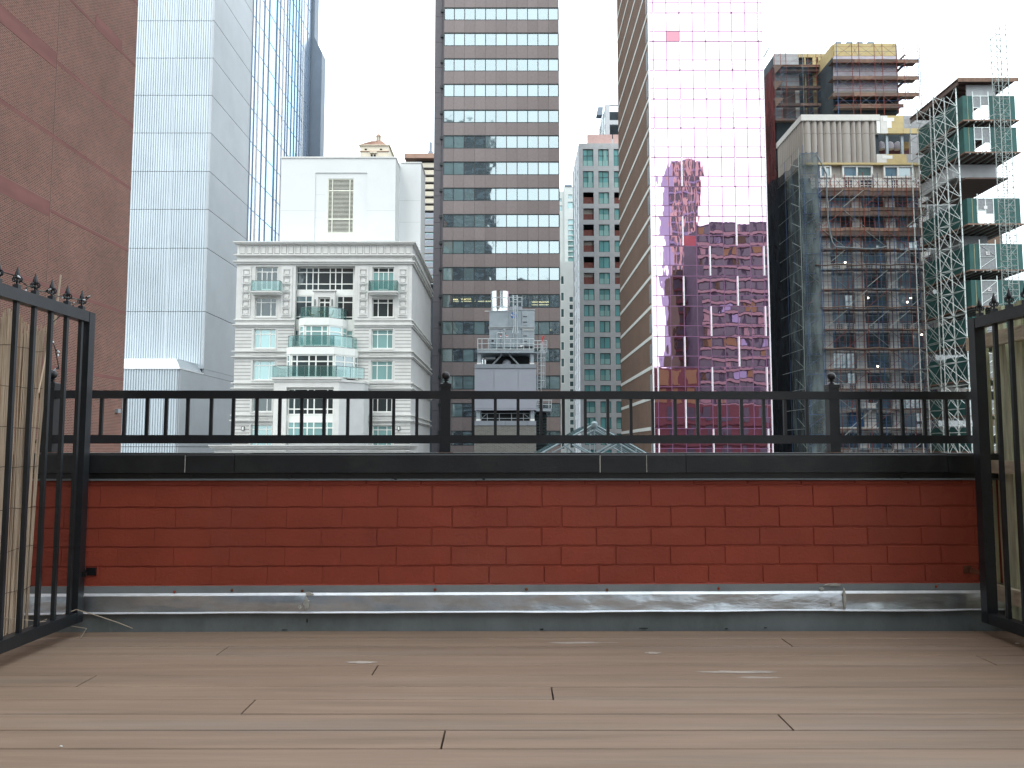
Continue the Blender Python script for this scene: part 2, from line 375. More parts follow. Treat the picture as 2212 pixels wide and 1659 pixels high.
def window(parent, x0,x1,z0,z1,y, cols, rows, fm, pick, fw=.07, fd=.1, name='window'):
    """framed window (frame mesh + one pane object for each light); cols/rows are inner division fractions"""
    xs = [x0]+[x0+(x1-x0)*c for c in cols]+[x1]; zs = [z0]+[z0+(z1-z0)*c for c in rows]+[z1]
    f = MB()
    f.bx(x0,x1,y-fd,y,z0,z0+fw); f.bx(x0,x1,y-fd,y,z1-fw,z1)
    f.bx(x0,x0+fw,y-fd+.003,y-.003,z0+fw,z1-fw); f.bx(x1-fw,x1,y-fd+.003,y-.003,z0+fw,z1-fw)
    for c in xs[1:-1]: f.bx(c-fw/2,c+fw/2,y-fd+.006,y-.006,z0+fw,z1-fw)
    for r in zs[1:-1]: f.bx(x0+fw,x1-fw,y-fd+.012,y-.012,r-fw/2,r+fw/2)
    fo = f.build(name, fm, parent, ((x0+x1)/2, y, z0))
    for i in range(len(xs)-1):
        for j in range(len(zs)-1):
            box('pane', pick(i,j), fo, xs[i]+fw*.3, xs[i+1]-fw*.3, y-fd*.5, y-fd*.3, zs[j]+fw*.3, zs[j+1]-fw*.3)
    return fo

# ================================================================== SETTING: ground
MB().quad((-1500,-1500,GZ),(1500,-1500,GZ),(1500,2500,GZ),(-1500,2500,GZ)).build('ground','ground',None,(0,0,GZ),kind='structure')
MB().bx(-300,300,52,60,GZ,GZ+.12).build('pavement','pavement',None,(0,56,GZ),kind='structure')
# ================================================================== TERRACE (near)
tb = thing('terrace_building', 'building that carries the brown deck and the red parapet', 'building', (0,-4,GZ))
box('wall', 'brick_grey', tb, -9,9,-16,4.72,GZ,-.10)
deck = struct('deck', (0,2,0))
box('subfloor', 'dark_gap', deck, -6,6,-3.0,4.395,-.095,-.032)
joints = {0:-2.25,1:1.376,2:-1.39,3:2.176,4:-.60,5:-1.776,6:.16,7:-.99,8:.97,9:-.23,10:2.4,11:-2.4}
bb = {}
def board_mesh(Lb, Wb):
    mb = MB(); x = Lb/2; y = Wb/2; e = .0022
    pts = [(-y,-.026),(y,-.026),(y,-e),(y-e,0),(-y+e,0),(-y,-e)]
    vs = [(sx*x, a, b) for sx in (-1,1) for a, b in pts]
    mb.add(vs, [(i,(i+1)%6,6+(i+1)%6,6+i) for i in range(6)]+[(5,4,3,2,1,0),(6,7,8,9,10,11)])
    return mb
rj = random.Random(3)
for k in range(-0, 44):
    yc = 4.367-.168*k-.084
    j = joints.get(k, rj.uniform(-1.8,1.8)); ends = [j-9.76, j-4.88, j, j+4.88, j+9.76]
    for a, b_ in zip(ends, ends[1:]):
        a2, b2 = max(a,-6), min(b_,6)
        if b2-a2 < .1: continue
        o = board_mesh(b2-a2-.007,   .168-(.0075 if k % 3 else .0052)).build('board', 'deck', None, (0,0,0))
        link_o = o; W[o] = ((a2+b2)/2, yc, 0); o.parent = deck
        o.location = ((a2+b2)/2-W[deck][0], yc-W[deck][1], rj.uniform(-.0012,.0012))
        o.rotation_euler = (rj.uniform(-.004,.004), 0, rj.uniform(-.0004,.0004))
def blob(name, m, parent, cx, cy, z, rx, ry, h=.001, n=14, seed=1, vertical=False):
    r = random.Random(seed); mb = MB(); pts = []
    for i in range(n):
        t = 2*math.pi*i/n; k = r.uniform(.6,1.1); pts.append((math.cos(t)*rx*k, math.sin(t)*ry*k))
    if vertical:
        vs = [(cx+a, cy, z+b) for a, b in pts]+[(cx+a*.8, cy-h, z+b*.8) for a, b in pts]
    else:
        vs = [(cx+a, cy+b, z) for a, b in pts]+[(cx+a*.8, cy+b*.8, z+h) for a, b in pts]
    mb.add(vs, [(i,(i+1)%n,n+(i+1)%n,n+i) for i in range(n)]+[tuple(range(n,2*n))])
    return mb.build(name, m, parent, (cx,cy,z))
def floorpt(u, v):
    b = (CY-v)/F; dz = math.sin(TH)+b*math.cos(TH); dy = math.cos(TH)-b*math.sin(TH)
    y = -CAMH/dz*dy; return XX(u,v,y), y
for i, (u, v, rx, ry) in enumerate([(780,1431,.075,.022),(1411,1411,.045,.02),(1250,1389,.19,.018),(1600,1452,.20,.022),(1640,1464,.12,.012)]):
    x, y = floorpt(u, v); blob('stain', 'deck_pale', deck, x, y, .0016, rx, ry, .0003, 22, i)

# parapet: local frame turned 1.2 degrees so that it recedes slightly to the right
PA = math.atan(.021)
par = thing('parapet_wall', 'low parapet wall of red painted brick under a black metal coping', 'wall', (0,4.4,0)); par.rotation_euler.z = PA
FY = 4.4   # brick face
bk = MB(); bk.bx(-5.6,5.6,FY+.0055,FY+.30,.225,.80); bk.build('mortar_joints', 'red_paint', par)
def brick_mesh(Lx, Hz, e, seed):
    r = random.Random(seed); mb = MB(); n = 7; m_ = 3; vs = []
    for j in range(m_+1):
        for i in range(n+1):
            vs.append((-Lx/2+e+(Lx-2*e)*i/n + r.uniform(-.0015,.0015)*(0<i<n), -r.uniform(0,.0022), -Hz/2+e+(Hz-2*e)*j/m_ + r.uniform(-.0022,.0022)))
    fs = [(j*(n+1)+i, j*(n+1)+i+1, (j+1)*(n+1)+i+1, (j+1)*(n+1)+i) for j in range(m_) for i in range(n)]
    ring = list(range(n+1))+[j*(n+1)+n for j in range(1,m_+1)]+[m_*(n+1)+i for i in range(n-1,-1,-1)]+[j*(n+1) for j in range(m_-1,0,-1)]
    base = len(vs)
    for q in ring:
        x, y, z = vs[q]; x2 = x+e*(1 if x > Lx/2-2.5*e else -1 if x < -Lx/2+2.5*e else 0); z2 = z+e*(1 if z > Hz/2-2.5*e else -1 if z < -Hz/2+2.5*e else 0)
        vs.append((x2, .0085, z2))
    nr = len(ring)
    for i in range(nr): fs.append((ring[i], ring[(i+1)%nr], base+(i+1)%nr, base+i))
    mb.add(vs, fs)
    o = mb.build('brick', 'red_paint', None, (0,0,0), smooth=True); C.objects.unlink(o); me = o.data; bpy.data.objects.remove(o); return me
zl = [.798,.769,.652,.5405,.4415,.339,.239]
rowoff = {0:.10,1:.162,2:.270,3:.160,4:.265,5:.173}
var = {}
for r_ in range(6):
    z1, z0 = zl[r_], zl[r_+1]; Hh = z1-z0
    x = rowoff[r_]-.297*22
    n = 0
    while x < 5.4:
        x0, x1 = x, x+.297; x += .297; n += 1
        if x1 < -5.5 or x0 > 5.4: continue
        faint = x1 < -.55
        gap = .0002 if faint else .0035
        key = (r_, n % 3, faint)
        if key not in var: var[key] = brick_mesh(.297-gap, Hh-.0075, .0007 if faint else .003, hash((r_, n % 3)) % 1000)
        o = bpy.data.objects.new('brick', var[key]); link(o, par, ((x0+x1)/2, FY+rj.uniform(-.0008,.0012), (z0+z1)/2))
        o.rotation_euler = (rj.uniform(-.006,.006), rj.uniform(-.003,.003), rj.uniform(-.002,.002))
# plaster fillet below bricks
cp = MB()
xs = [-5.5+.05*i for i in range(221)]
for a, b_ in zip(xs, xs[1:]):
    za = .236+.004*noise.noise(Vector((a*3,0,0))); zb = .236+.004*noise.noise(Vector((b_*3,0,0)))
    cp.quad((a,FY-.004,za),(b_,FY-.004,zb),(b_,FY+.004,zb+.012),(a,FY+.004,za+.012))
    cp.quad((a,FY-.004,za),(b_,FY-.004,zb),(b_,FY+.01,zb-.004),(a,FY+.01,za-.004))
cp.build('paint_edge', 'red_paint', par)
# flashing
fb = MB(); fb.bx(-5.6,5.6,FY-.006,FY+.2,.18,.237); fb.build('flashing_strip', 'galv_dull', par)
joints_f = [-5.6, XX(665,1300,4.38), XX(1822,1300,4.42), 5.6]
for q in range(3):
    a, b_ = joints_f[q], joints_f[q+1]; off = -.002*q
    nn = int((b_-a)/.04); mb = MB(); edge = MB()
    def prof(x):
        w1 = .0035*noise.noise(Vector((x*2.1, q, 1))); w2 = .007*noise.noise(Vector((x*1.3, q, 5)))+.0025*noise.noise(Vector((x*7, q, 9)))
        w3 = .0045*noise.noise(Vector((x*1.7, q, 8)))+.002*noise.noise(Vector((x*5, q, 8)))
        return [(FY-.008+off,.200),(FY-.017+off+w1*.5,.1925),(FY-.020+off+w1,.187),(FY-.022+off+w2,.165),(FY-.024+off+w2*1.6,.142),(FY-.024+off+w2,.120),(FY-.026+off+w3*.5,.1045+w3*.5),(FY-.036+off+w3,.0985+w3),(FY-.034+off+w3,.0955+w3),(FY-.012,.099)]
    cols = [prof(a+(b_-a)*i/nn) for i in range(nn+1)]
    vs = []; fs = []
    for i, c in enumerate(cols):
        for (y, z) in c: vs.append((a+(b_-a)*i/nn, y, z))
    K = 10
    me_f = [(i*K+j, (i+1)*K+j, (i+1)*K+j+1, i*K+j+1) for i in range(nn) for j in range(K-1)]
    lips = [f for f in me_f if (f[0] % K) in (0,1,6,7,8)]; mids = [f for f in me_f if (f[0] % K) not in (0,1,6,7,8)]
    mb.add(vs, mids); edge.add(vs, lips)
    fo = mb.build('flashing_panel', 'galv', par, smooth=True)
    edge.build('drip_lip', 'galv_edge', fo, smooth=True)
bs = MB(); nn = 140
for i in range(nn):
    a = -5.6+11.2*i/nn; b_ = -5.6+11.2*(i+1)/nn
    fa = FY-.006+.006*noise.noise(Vector((a*1.5,3,0))); fb_ = FY-.006+.006*noise.noise(Vector((b_*1.5,3,0)))
    bs.quad((a,FY+.004,.19),(b_,FY+.004,.19),(b_,fb_,.09),(a,fa,.09)); bs.quad((a,fa,.09),(b_,fb_,.09),(b_,fb_-.018,-.03),(a,fa-.018,-.03))
bs.build('base_membrane', 'membrane', par, smooth=True)
for u, v in ((505,1273),(655,1275),(1137,1273),(940,1273),(1312,1275),(1555,1273),(2033,1270),(383,1276)):
    x, z = P(u, v, 4.39); y = FY-.010
    sc = MB(); sc.add([(x+.008*math.cos(t), y, z+.008*math.sin(t)) for t in [k*math.pi/4 for k in range(8)]]+[(x+.004*math.cos(t), y-.006, z+.004*math.sin(t)) for t in [k*math.pi/4 for k in range(8)]],
        [(i,(i+1)%8,8+(i+1)%8,8+i) for i in range(8)]+[tuple(range(8,16))])
    sc.build('screw', 'red_paint' if rj.random() < .5 else 'rust', par, (x,y,z), smooth=True)
# sealant at the two laps
for i, (u, v, rx, rz) in enumerate([(666,1300,.021,.040),(652,1309,.012,.012),(672,1280,.028,.013),(1822,1292,.013,.062),(1796,1304,.017,.012),(1800,1263,.060,.010),(1775,1272,.015,.009)]):
    x, z = P(u, v, 4.39 if u < 1000 else 4.42); blob('sealant_patch', 'caulk', par, x, FY-.030 if z < .2 else FY-.012, z, rx, rz, .006, 16, 40+i, True)
for i, (u, v, rx, rz) in enumerate([(667,1337,.005,.014),(620,1357,.018,.003),(1170,1358,.014,.004),(1570,1359,.012,.003),(1655,1357,.010,.003),(1390,1357,.03,.003)]):
    x, z = P(u, v, 4.39); blob('debris', 'dark_gap', par, x, FY-.026, max(z,.003), rx, rz, .004, 9, 70+i, True)
x, z = P(428, 1360, 4.37)
# coping
cx_j = [-5.6, -3.1, XX(407,1000,4.36), XX(510,1000,4.36), XX(1296,1000,4.38), XX(1480,1000,4.4), XX(2050,1000,4.4), 5.6]
CT = .937
for q in range(len(cx_j)-1):
    a, b_ = cx_j[q]+.0015, cx_j[q+1]-.0015; dz = (-.0015, .001, 0, .0012, 0, .0008, -.001)[q]
    mb = MB()
    pr = [(FY-.040,CT-.100+dz),(FY-.036,CT-.100+dz),(FY+.36,CT-.100+dz),(FY+.36,CT+.003+dz),(FY-.034,CT+dz),(FY-.040,CT-.006+dz)]
    vs = [(x, y, z) for x in (a, b_) for y, z in pr]
    mb.add(vs, [(i,(i+1)%6,6+(i+1)%6,6+i) for i in range(6)]+[(0,1,2,3,4,5),(11,10,9,8,7,6)])
    co = mb.build('coping', 'cap_black', par, ((a+b_)/2, FY, CT))
    tp = MB(); tp.bx(a+.001,b_-.001,FY-.030,FY+.355,CT+dz+.0045,CT+dz+.0065); tp.build('coping_top', 'cap_top', co)
fs_ = MB(); fs_.bx(-5.6,5.6,FY-.012,FY+.33,.797,CT-.102)
fs_.build('fascia', 'cap_black', par)
dl = MB()
for i in range(60):
    a = -5.6+11.2*i/60; b_ = -5.6+11.2*(i+1)/60; wa = .003*noise.noise(Vector((a,2,2))); wb = .003*noise.noise(Vector((b_,2,2)))
    dl.quad((a,FY-.012,.806+wa),(b_,FY-.012,.806+wb),(b_,FY-.022,.797+wb),(a,FY-.022,.797+wa)); dl.quad((a,FY-.022,.797+wa),(b_,FY-.022,.797+wb),(b_,FY-.010,.7955+wb),(a,FY-.010,.7955+wa))
dl.build('drip_edge', 'galv_dull', par)
for u, w_ in ((407,.004),(1296,.005),(1397,.003)):
    x = XX(u,1000,4.37); box('seam_sealant','caulk',par,x-w_/2,x+w_/2,FY-.0415,FY-.039,CT-.098,CT-.004)
for u, v in ((333,1030),(420,1030),(628,1030),(855,1033),(1045,1034),(1955,1031)):
    x, z = P(u, v, 4.39); box('bolt','cap_black',par,x-.007,x+.007,FY-.021,FY-.012,z-.007,z+.007)

# railing on the coping
RY = 4.60
rail = thing('railing', 'black iron railing with ball topped posts on the parapet coping', 'railing', (0,RY,CT)); rail.rotation_euler.z = PA
zt1, zt0 = ZZ(845,RY), ZZ(862,RY); zb1, zb0 = ZZ(940,RY), ZZ(958,RY)
xl = XX(88,900,RY)
for (z0, z1) in ((zt0,zt1),(zb0,zb1)):
    mb = MB(); mb.prismY([(xl,z0),(4.6,z0),(4.6,z1),(xl+.05,z1)], RY-.019, RY+.019); mb.build('rail','iron',rail)
for u in (228,277,325,365,411,461,508,558,607,654,702,752.7,802,851,901,1022,1070,1119,1169,1217,1264.6,1313.5,1363.6,1411,1460,1509,1557,1605,1653.5,1700,1748,1862.6,1910.5,1958,2007,2055,2103,2151,2200,2249):
    x = XX(u,905,RY); box('baluster','iron',rail,x-.0085,x+.0085,RY-.0085,RY+.0085,zb1-.002,zt0+.002)
for u, s in ((120.5,1.14),(963,1),(1805,1)):
    x = XX(u,905,RY+.012); z0 = CT+.006; yy = RY+.012; h = .029*s
    zc = ZZ(838,RY)
    mb = MB(); mb.bx(x-h,x+h,yy-h,yy+h,z0,zc+.002)
    po = mb.build('post','iron',rail,(x,yy,z0))
    c = MB(); k = h+.004; c.bx(x-k,x+k,yy-k,yy+k,zc,zc+.022)
    c.add([(x+a*k*.97,yy+b*k*.97,zc+.022) for a,b in ((-1,-1),(1,-1),(1,1),(-1,1))]+[(x+a*.012,yy+b*.012,zc+.030) for a,b in ((-1,-1),(1,-1),(1,1),(-1,1))],[(0,1,5,4),(1,2,6,5),(2,3,7,6),(3,0,4,7),(4,5,6,7)])
    c.build('post_cap','iron',po)
    b_ = MB(); r = .0235*s; zb = zc+.030
    b_.lathe((x,yy,zb),[(.016*s,0),(.008*s,.004),(.008*s,.010),(.019*s,.014),(.019*s,.017)]+[(max(.002,r*math.sin(t)), .017+r-r*math.cos(t)) for t in [math.pi*i/12 for i in range(1,13)]],20)
    b_.build('ball','iron',po,smooth=True)
    p_ = MB(); p_.add([],[]); 
    p_.prism([(x+1.55*h*math.cos(t)*(1.25 if i%2 else 1),yy-.0+1.3*h*math.sin(t)) for i,t in enumerate([math.pi/4*j for j in range(8)])], CT+.006, CT+.011)
    p_.build('base_plate','rust',po)

# ------------------------------------------------------------------ iron gates
def finial(mb, x, y, z, s=1.0):
    mb.bx(x-.013*s,x+.013*s,y-.013*s,y+.013*s,z,z+.024*s)
    mb.tube((x,y,z+.02*s),(x,y,z+.052*s),.006*s,6)
    # pair of scrolls and spear head
    for sg in (-1,1):
        for ax in (0,1):
            pts = []
            for i in range(7):
                t = math.pi*.15+i*math.pi*1.5/6; q = sg*(.006+.011*(1-math.cos(t))*.75)*s; zz = z+(.050+.012*math.sin(t))*s
                pts.append((x+(q if ax else 0), y+(0 if ax else q), zz))
            mb.path(pts,.0036*s,5)
    prof = [(.004,.050),(.010,.056),(.013,.066),(.0105,.078),(.006,.092),(.0012,.110)]
    vs = []; n = 8
    mb.lathe((x,y,z),[(a*s,b*s) for a,b in prof],8)
def gate(name, label, X, yfar, ynear, ztop, zbot, ys, bracket_u, bz):
    g = thing(name, label, 'gate', (X,(yfar+ynear)/2,zbot))
    t = .028
    for y in (yfar, ynear):
        f = MB(); f.bx(X-t,X+t,y-t,y+t,zbot,ztop); f.build('upright','iron_gate',g)
    for z, nm in ((ztop-t,'top_rail'),(zbot+t,'bottom_rail')):
        f = MB(); f.bx(X-t+.002,X+t-.002,ynear+t,yfar-t,z-t,z+t); f.build(nm,'iron_gate',g)
    for y in ys:
        if y < yfar-.045:
            f = MB(); f.bx(X-.0095,X+.0095,y-.0095,y+.0095,zbot+2*t,ztop-2*t); f.build('bar','iron_gate',g)
        f = MB(); finial(f, X, y, ztop, .98); f.build('finial','iron_gate',g,(X,y,ztop),smooth=True)
    return g
XL, XR = -2.275, 2.492
gl = gate('iron_gate','black iron gate at left, wound with a light string and backed by reeds',XL,4.262,3.05,1.695,.066,[4.20-.139*i for i in range(9)],180,0)
gr = gate('iron_gate','black iron gate at right of the terrace, standing in front of the wooden fence',XR,4.272,3.05,1.664,.062,[4.235-.128*i for i in range(10)],2105,0)
def on_wall(x, d=0): return FY+.021*x-d
bxl = XX(192,1241,4.33); 
m_ = MB(); m_.bx(XL+.02,bxl+.02,4.262,4.27,.30,.325); m_.bx(bxl-.022,bxl+.03,on_wall(bxl)-.012,on_wall(bxl)-.002,.295,.335); m_.bx(bxl-.022,bxl-.014,4.262,on_wall(bxl)-.004,.30,.325); m_.build('wall_bracket','iron',gl)
bxr = XX(2104,1238,4.4)
m_ = MB(); m_.bx(bxr,XR-.02,4.30,4.308,.295,.32); m_.bx(bxr-.03,bxr+.012,on_wall(bxr)-.012,on_wall(bxr)-.002,.292,.33); m_.bx(bxr,bxr+.008,4.30,on_wall(bxr)-.004,.295,.32); m_.build('wall_bracket','rust',gr)

# ------------------------------------------------------------------ wooden fence at right
fe = thing('wooden_fence','weathered wooden board fence with green mossy stains behind the right gate','fence',(2.66,3.6,0))
rf = random.Random(12); y = 4.55; k = 0
while y > 2.75:
    wd = rf.uniform(.082,.112); out = (k % 2)
    x0 = 2.645+(.034 if out else 0)
    top = 1.735+rf.uniform(-.02,.035)
    mb = MB(); nseg = 6
    y1, y0 = y, y-wd; bow = rf.uniform(-.006,.006)
    ring = []
    for i in range(nseg+1):
        zz = -.02+(top+.02)*i/nseg; dx = bow*math.sin(math.pi*i/nseg); dy = rf.uniform(-.0018,.0018)
        cut = .02 if i == nseg else 0
        ring.append([(x0+dx,y0+dy+cut,zz),(x0+dx,y1+dy-cut,zz),(x0+dx+.018,y1+dy-cut,zz),(x0+dx+.018,y0+dy+cut,zz)])
    vs = [p for r in ring for p in r]
    mb.add(vs,[(4*i+a,4*i+(a+1)%4,4*i+4+(a+1)%4,4*i+4+a) for i in range(nseg) for a in range(4)]+[(0,1,2,3),tuple(4*nseg+a for a in (3,2,1,0))])
    mb.build('board','fence_wood',fe)
    y -= wd-(.012 if out else -.002) + (.012 if k == 2 else 0); k += 1
for (z0, z1, d) in ((1.525,1.60,0),(.835,.905,.006),(.155,.235,.002)):
    mb = MB(); mb.bx(2.605+d,2.644,2.75,4.58,z0,z1); mb.build('fence_rail','fence_rail',fe)
# ------------------------------------------------------------------ reed screen at left
rs = thing('reed_screen','weathered brown reed screen tied with wire behind the left gate','screen',(-2.42,3.5,0))
for pas, (m, n) in enumerate((('reed',430),('reed_dark',190))):
    mb = MB()
    for i in range(n):
        y = rf.uniform(2.7,4.12); lean = max(0,(y-3.95))*.9
        x = -2.42-.012*pas+rf.uniform(-.01,.01); zt = 1.60+rf.uniform(-.06,.04)-.06*max(0,y-3.9)*3; z0 = rf.uniform(.04,.10)
        r = rf.uniform(.0022,.0042); pts = []
        for j in range(6):
            f = j/5; pts.append((x+rf.uniform(-.003,.003), y-.035+lean*.45*f*f+rf.uniform(-.004,.004), z0+(zt-z0)*f))
        mb.path(pts, r, 4)
    mb.build('reeds', m, rs, kind='stuff')
for z in (.28,.48,.68,.88,1.07,1.27,1.46):
    mb = MB(); pts = [(-2.405+rf.uniform(-.004,.002), 2.7+i*.07, z+rf.uniform(-.006,.006)) for i in range(21)]; mb.path(pts,.0012,4); mb.build('tie_wire','dark_gap',rs)
mb = MB(); a = P(131,594,4.2); b_ = P(118,700,4.18); mb.tube((a[0],4.2,a[1]),(b_[0],4.18,b_[1]),.005,5,.006); mb.build('loose_reed','reed',rs)
mb = MB(); a = P(100,690,4.16); b_ = P(62,850,4.1); mb.tube((-2.40,4.16,a[1]),(-2.40,4.06,b_[1]),.004,5); mb.build('loose_reed','reed',rs)
# straws fallen on the deck
def px3(z, Y): u = z[0]*.329; v = 909.6+z[1]*.329; q = P(u,v,Y); return (q[0],Y,q[1])
def strand(pts, r, label):
    mb = MB(); mb.path(pts, r, 5); o = mb.build('dry_reed','straw',None,pts[0]); o['label'] = label; o['category'] = 'reed'; o['group'] = 'broken reeds lying by the left gate'
a = floorpt(925*.329, 909.6+1375*.329)
strand([px3((240,1340),4.12),px3((500,1237),4.22),px3((640,1278),4.28),px3((780,1325),4.32),(a[0],4.352,.004)],.0022,'longer bent dry reed leaning over the gate foot towards the wall')
a = floorpt(580*.329, 909.6+1382*.329); b_ = floorpt(530*.329, 909.6+1428*.329)
strand([px3((0,1290),3.9),px3((310,1320),4.02),(a[0],a[1]-.02,.02),(b_[0],b_[1],.004)],.0020,'thin dry reed lying across the bottom rail of the left gate')
strand([px3((20,1425),3.98),px3((310,1300),4.10)],.0018,'short straight dry reed slanting upward at the foot of the reed screen')
for nm, lab, cat, u, v, m, s in (('paper_scrap','tiny white scrap on the deck near its front left corner','scrap',132,1614,'white_bit',.006),('white_chip','small white chip on the deck by the foot of the right gate','chip',2197,1391,'white_bit',.014),('fallen_leaf','small yellow green leaf on the deck edge below the grey base','leaf',428,1360.5,'leaf',.010)):
    x, y = floorpt(u, v); o = blob(nm, m, None, x, y, .002, s, s*.5, .003, 7, int(u)); o['label'] = lab; o['category'] = cat
# light string
ls = thing('light_string','dark wire of small clear bulbs wound round the left gate finials','light string',(XL,4.0,1.72))
def q3(zx, zy, Y): q = P(zx*.2194, 545.8+zy*.2194, Y); return (q[0], Y, q[1])
pts = [q3(-250,90,3.50),q3(0,185,3.60),q3(120,215,3.62),q3(210,280,3.66),q3(270,330,3.72),q3(340,330,3.76),q3(375,375,3.80),q3(460,385,3.87),q3(540,420,3.92),q3(620,440,4.0),q3(700,447,4.06),q3(780,462,4.15),q3(840,470,4.19),q3(885,435,4.2)]
pts2 = [q3(780,490,4.18),q3(720,520,4.14),q3(600,620,4.12),q3(525,680,4.10),q3(500,760,4.2),q3(512,860,4.3),q3(545,950,4.42),q3(580,1145,4.56)]
mb = MB(); mb.path(pts,.0026,5); mb.path(pts2,.0026,5); mb.build('wire','wire_green',ls)
for (a, b_, Y, tx, ty) in ((262,345,3.72,245,385),(455,378,3.86,510,355),(640,432,4.0,600,448),(800,455,4.17,845,470),(845,445,4.2,890,425),(512,862,4.3,530,890),(550,955,4.42,590,985),(566,985,4.46,574,1020),(0,175,3.6,8,215),(150,215,3.63,205,250),(715,495,4.14,735,490),(575,1130,4.55,525,1160)):
    p0 = Vector(q3(a,b_,Y)); p1 = Vector(q3(tx,ty,Y-.01)); d = (p1-p0)
    s = MB(); s.tube(p0, p0+d*.45, .0045, 6); so_ = s.build('socket','wire_green',ls,tuple(p0))
    s = MB(); s.tube(p0+d*.45, p0+d*.8, .0042, 6, .0034); s.tube(p0+d*.8, p1, .0034, 6, .0008); s.build('bulb','bulb',so_,smooth=True)
# ================================================================== CITY, left side
# --- brick building at far left: its long side wall runs away from us
bl = thing('brick_building','tall windowless red brown brick building filling the left edge','building',(-22,13,GZ))
LX = -18.45
mb = MB(); mb.bx(LX-14,LX,-14,38,GZ,64); mb.build('wall','brick_left',bl)
for i, v in enumerate((-110,10,142.5,274,409,541,677,820)):
    z = ZZ(v,38); thick = i % 2 == 1
    box('floor_band','brick_band',bl,LX-.05,LX+.006,31.4 if thick else -14,38,z-.07,z+.07)
    if thick: box('floor_band','brick_band',bl,LX-.05,LX+.007,-14,31.38,z-.30,z+.34)
box('floor_band','brick_band',bl,LX-.05,LX+.0065,34.2,36.6,ZZ(142.5,38)-.1,ZZ(142.5,38)+.5)
box('control_joint','joint',bl,LX-.02,LX+.009,31.39,31.42,GZ,64)
box('vent','steel',bl,LX,LX+.15,37.3,37.55,ZZ(893,38),ZZ(885,38))

# --- corrugated metal tower with glazed side
ct = thing('metal_tower','tall pale grey tower with corrugated front and glazed blue side','tower',(-50,110,GZ))
SX = XX(434,970,100)
zr = [ZZ(v,100) for v in (1300,1130,980,797,673,536,452,370,287,205.6,125,44.5)]
while zr[-1] < 98: zr.append(zr[-1]+4.66)
box('core','corr_dark',ct,SX-40,SX-.30,100.35,148.5,GZ,zr[-1])
def corr_mesh(width, h, pitch=.30, dep=.12):
    mb = MB(); n = int(width/pitch); x = 0; prof = []
    for i in range(n):
        x = i*pitch; prof += [(x,0),(x+pitch*.42,0),(x+pitch*.5,dep),(x+pitch*.92,dep)]
    prof.append((width,0))
    vs = [(x-width/2,y,z) for z in (-h/2,h/2) for x,y in prof]; k = len(prof)
    mb.add(vs,[(i,i+1,k+i+1,k+i) for i in range(k-1)]); return mb
def corr(name, m, parent, x0,x1,y,z0,z1):
    mb = corr_mesh(x1-x0,z1-z0); mb.v = [(a+(x0+x1)/2,b+y,c+(z0+z1)/2) for a,b,c in mb.v]
    return mb.build(name,m,parent,((x0+x1)/2,y,(z0+z1)/2))
xsp = [SX-20.6,SX-13.8,XX(350,970,100),SX-.12]
for j in range(len(zr)-1):
    if j < 3: continue
    for q in range(3): corr('corrugated_panel','corr',ct,xsp[q]+.015,xsp[q+1]-.015,100.0,zr[j]+.03,zr[j+1]-.03)
# lower wing in front
zlt = ZZ(797,93)
box('wing_core','corr_dark',ct,SX-26,SX-.30,93.35,100.2,GZ,zlt-.1)
for j,(z0,z1) in enumerate(((GZ,ZZ(965,93)),(ZZ(965,93),zlt))):
    for (x0,x1) in ((SX-25,SX-14),(SX-14,SX-.12)): corr('corrugated_panel','corr',ct,x0+.015,x1-.015,93.0,z0+.03,z1-.03)
box('wing_trim','white_metal',ct,SX-26,SX+.04,92.9,93.06,zlt-.02,zlt+.16)
box('wing_trim','white_metal',ct,SX-.1,SX+.05,93.06,100,zlt-.02,zlt+.16)
zh = ZZ(775,94)
for i in range(6):
    a, b_ = SX-26+i*4.2, SX-26+(i+1)*4.2-.03
    tr = (b_ if i < 5 else SX-.75); 
    mb = MB(); mb.add([(a,93.05,zlt+.17),(min(b_,SX-.1),93.05,zlt+.17),(tr,94,zh),(a,94,zh),(a,100,zh+.01),(tr,100,zh+.01)],[(0,1,2,3),(3,2,5,4)])
    mb.build('roof_sheet','white_metal',ct)
mb = MB()
for i in range(14):
    y0 = 93.4+i*.46; mb.add([(SX-.1,y0,zlt+.17),(SX-.1,y0+.25,zlt+.17),(SX-.75,y0+.25,zh),(SX-.75,y0,zh),(SX-.16,y0+.25,zlt+.17),(SX-.16,y0+.46,zlt+.17),(SX-.81,y0+.46,zh),(SX-.81,y0+.25,zh)],[(0,1,2,3),(4,5,6,7)])
mb.build('ribbed_hip','corr',ct)
mb = MB(); mb.add([(SX-.15,93.1,zlt+.15),(SX-.15,100,zlt+.15),(SX-.8,100,zh-.03),(SX-.8,94,zh-.03),(SX-1.4,93.1,zlt+.15)],[(0,1,2,3),(0,3,4)]); mb.build('hip_sheet','white_metal',ct)
box('gutter','mullion_silver',ct,SX-.5,SX+.05,93.06,100,zlt+.005,zlt+.012)
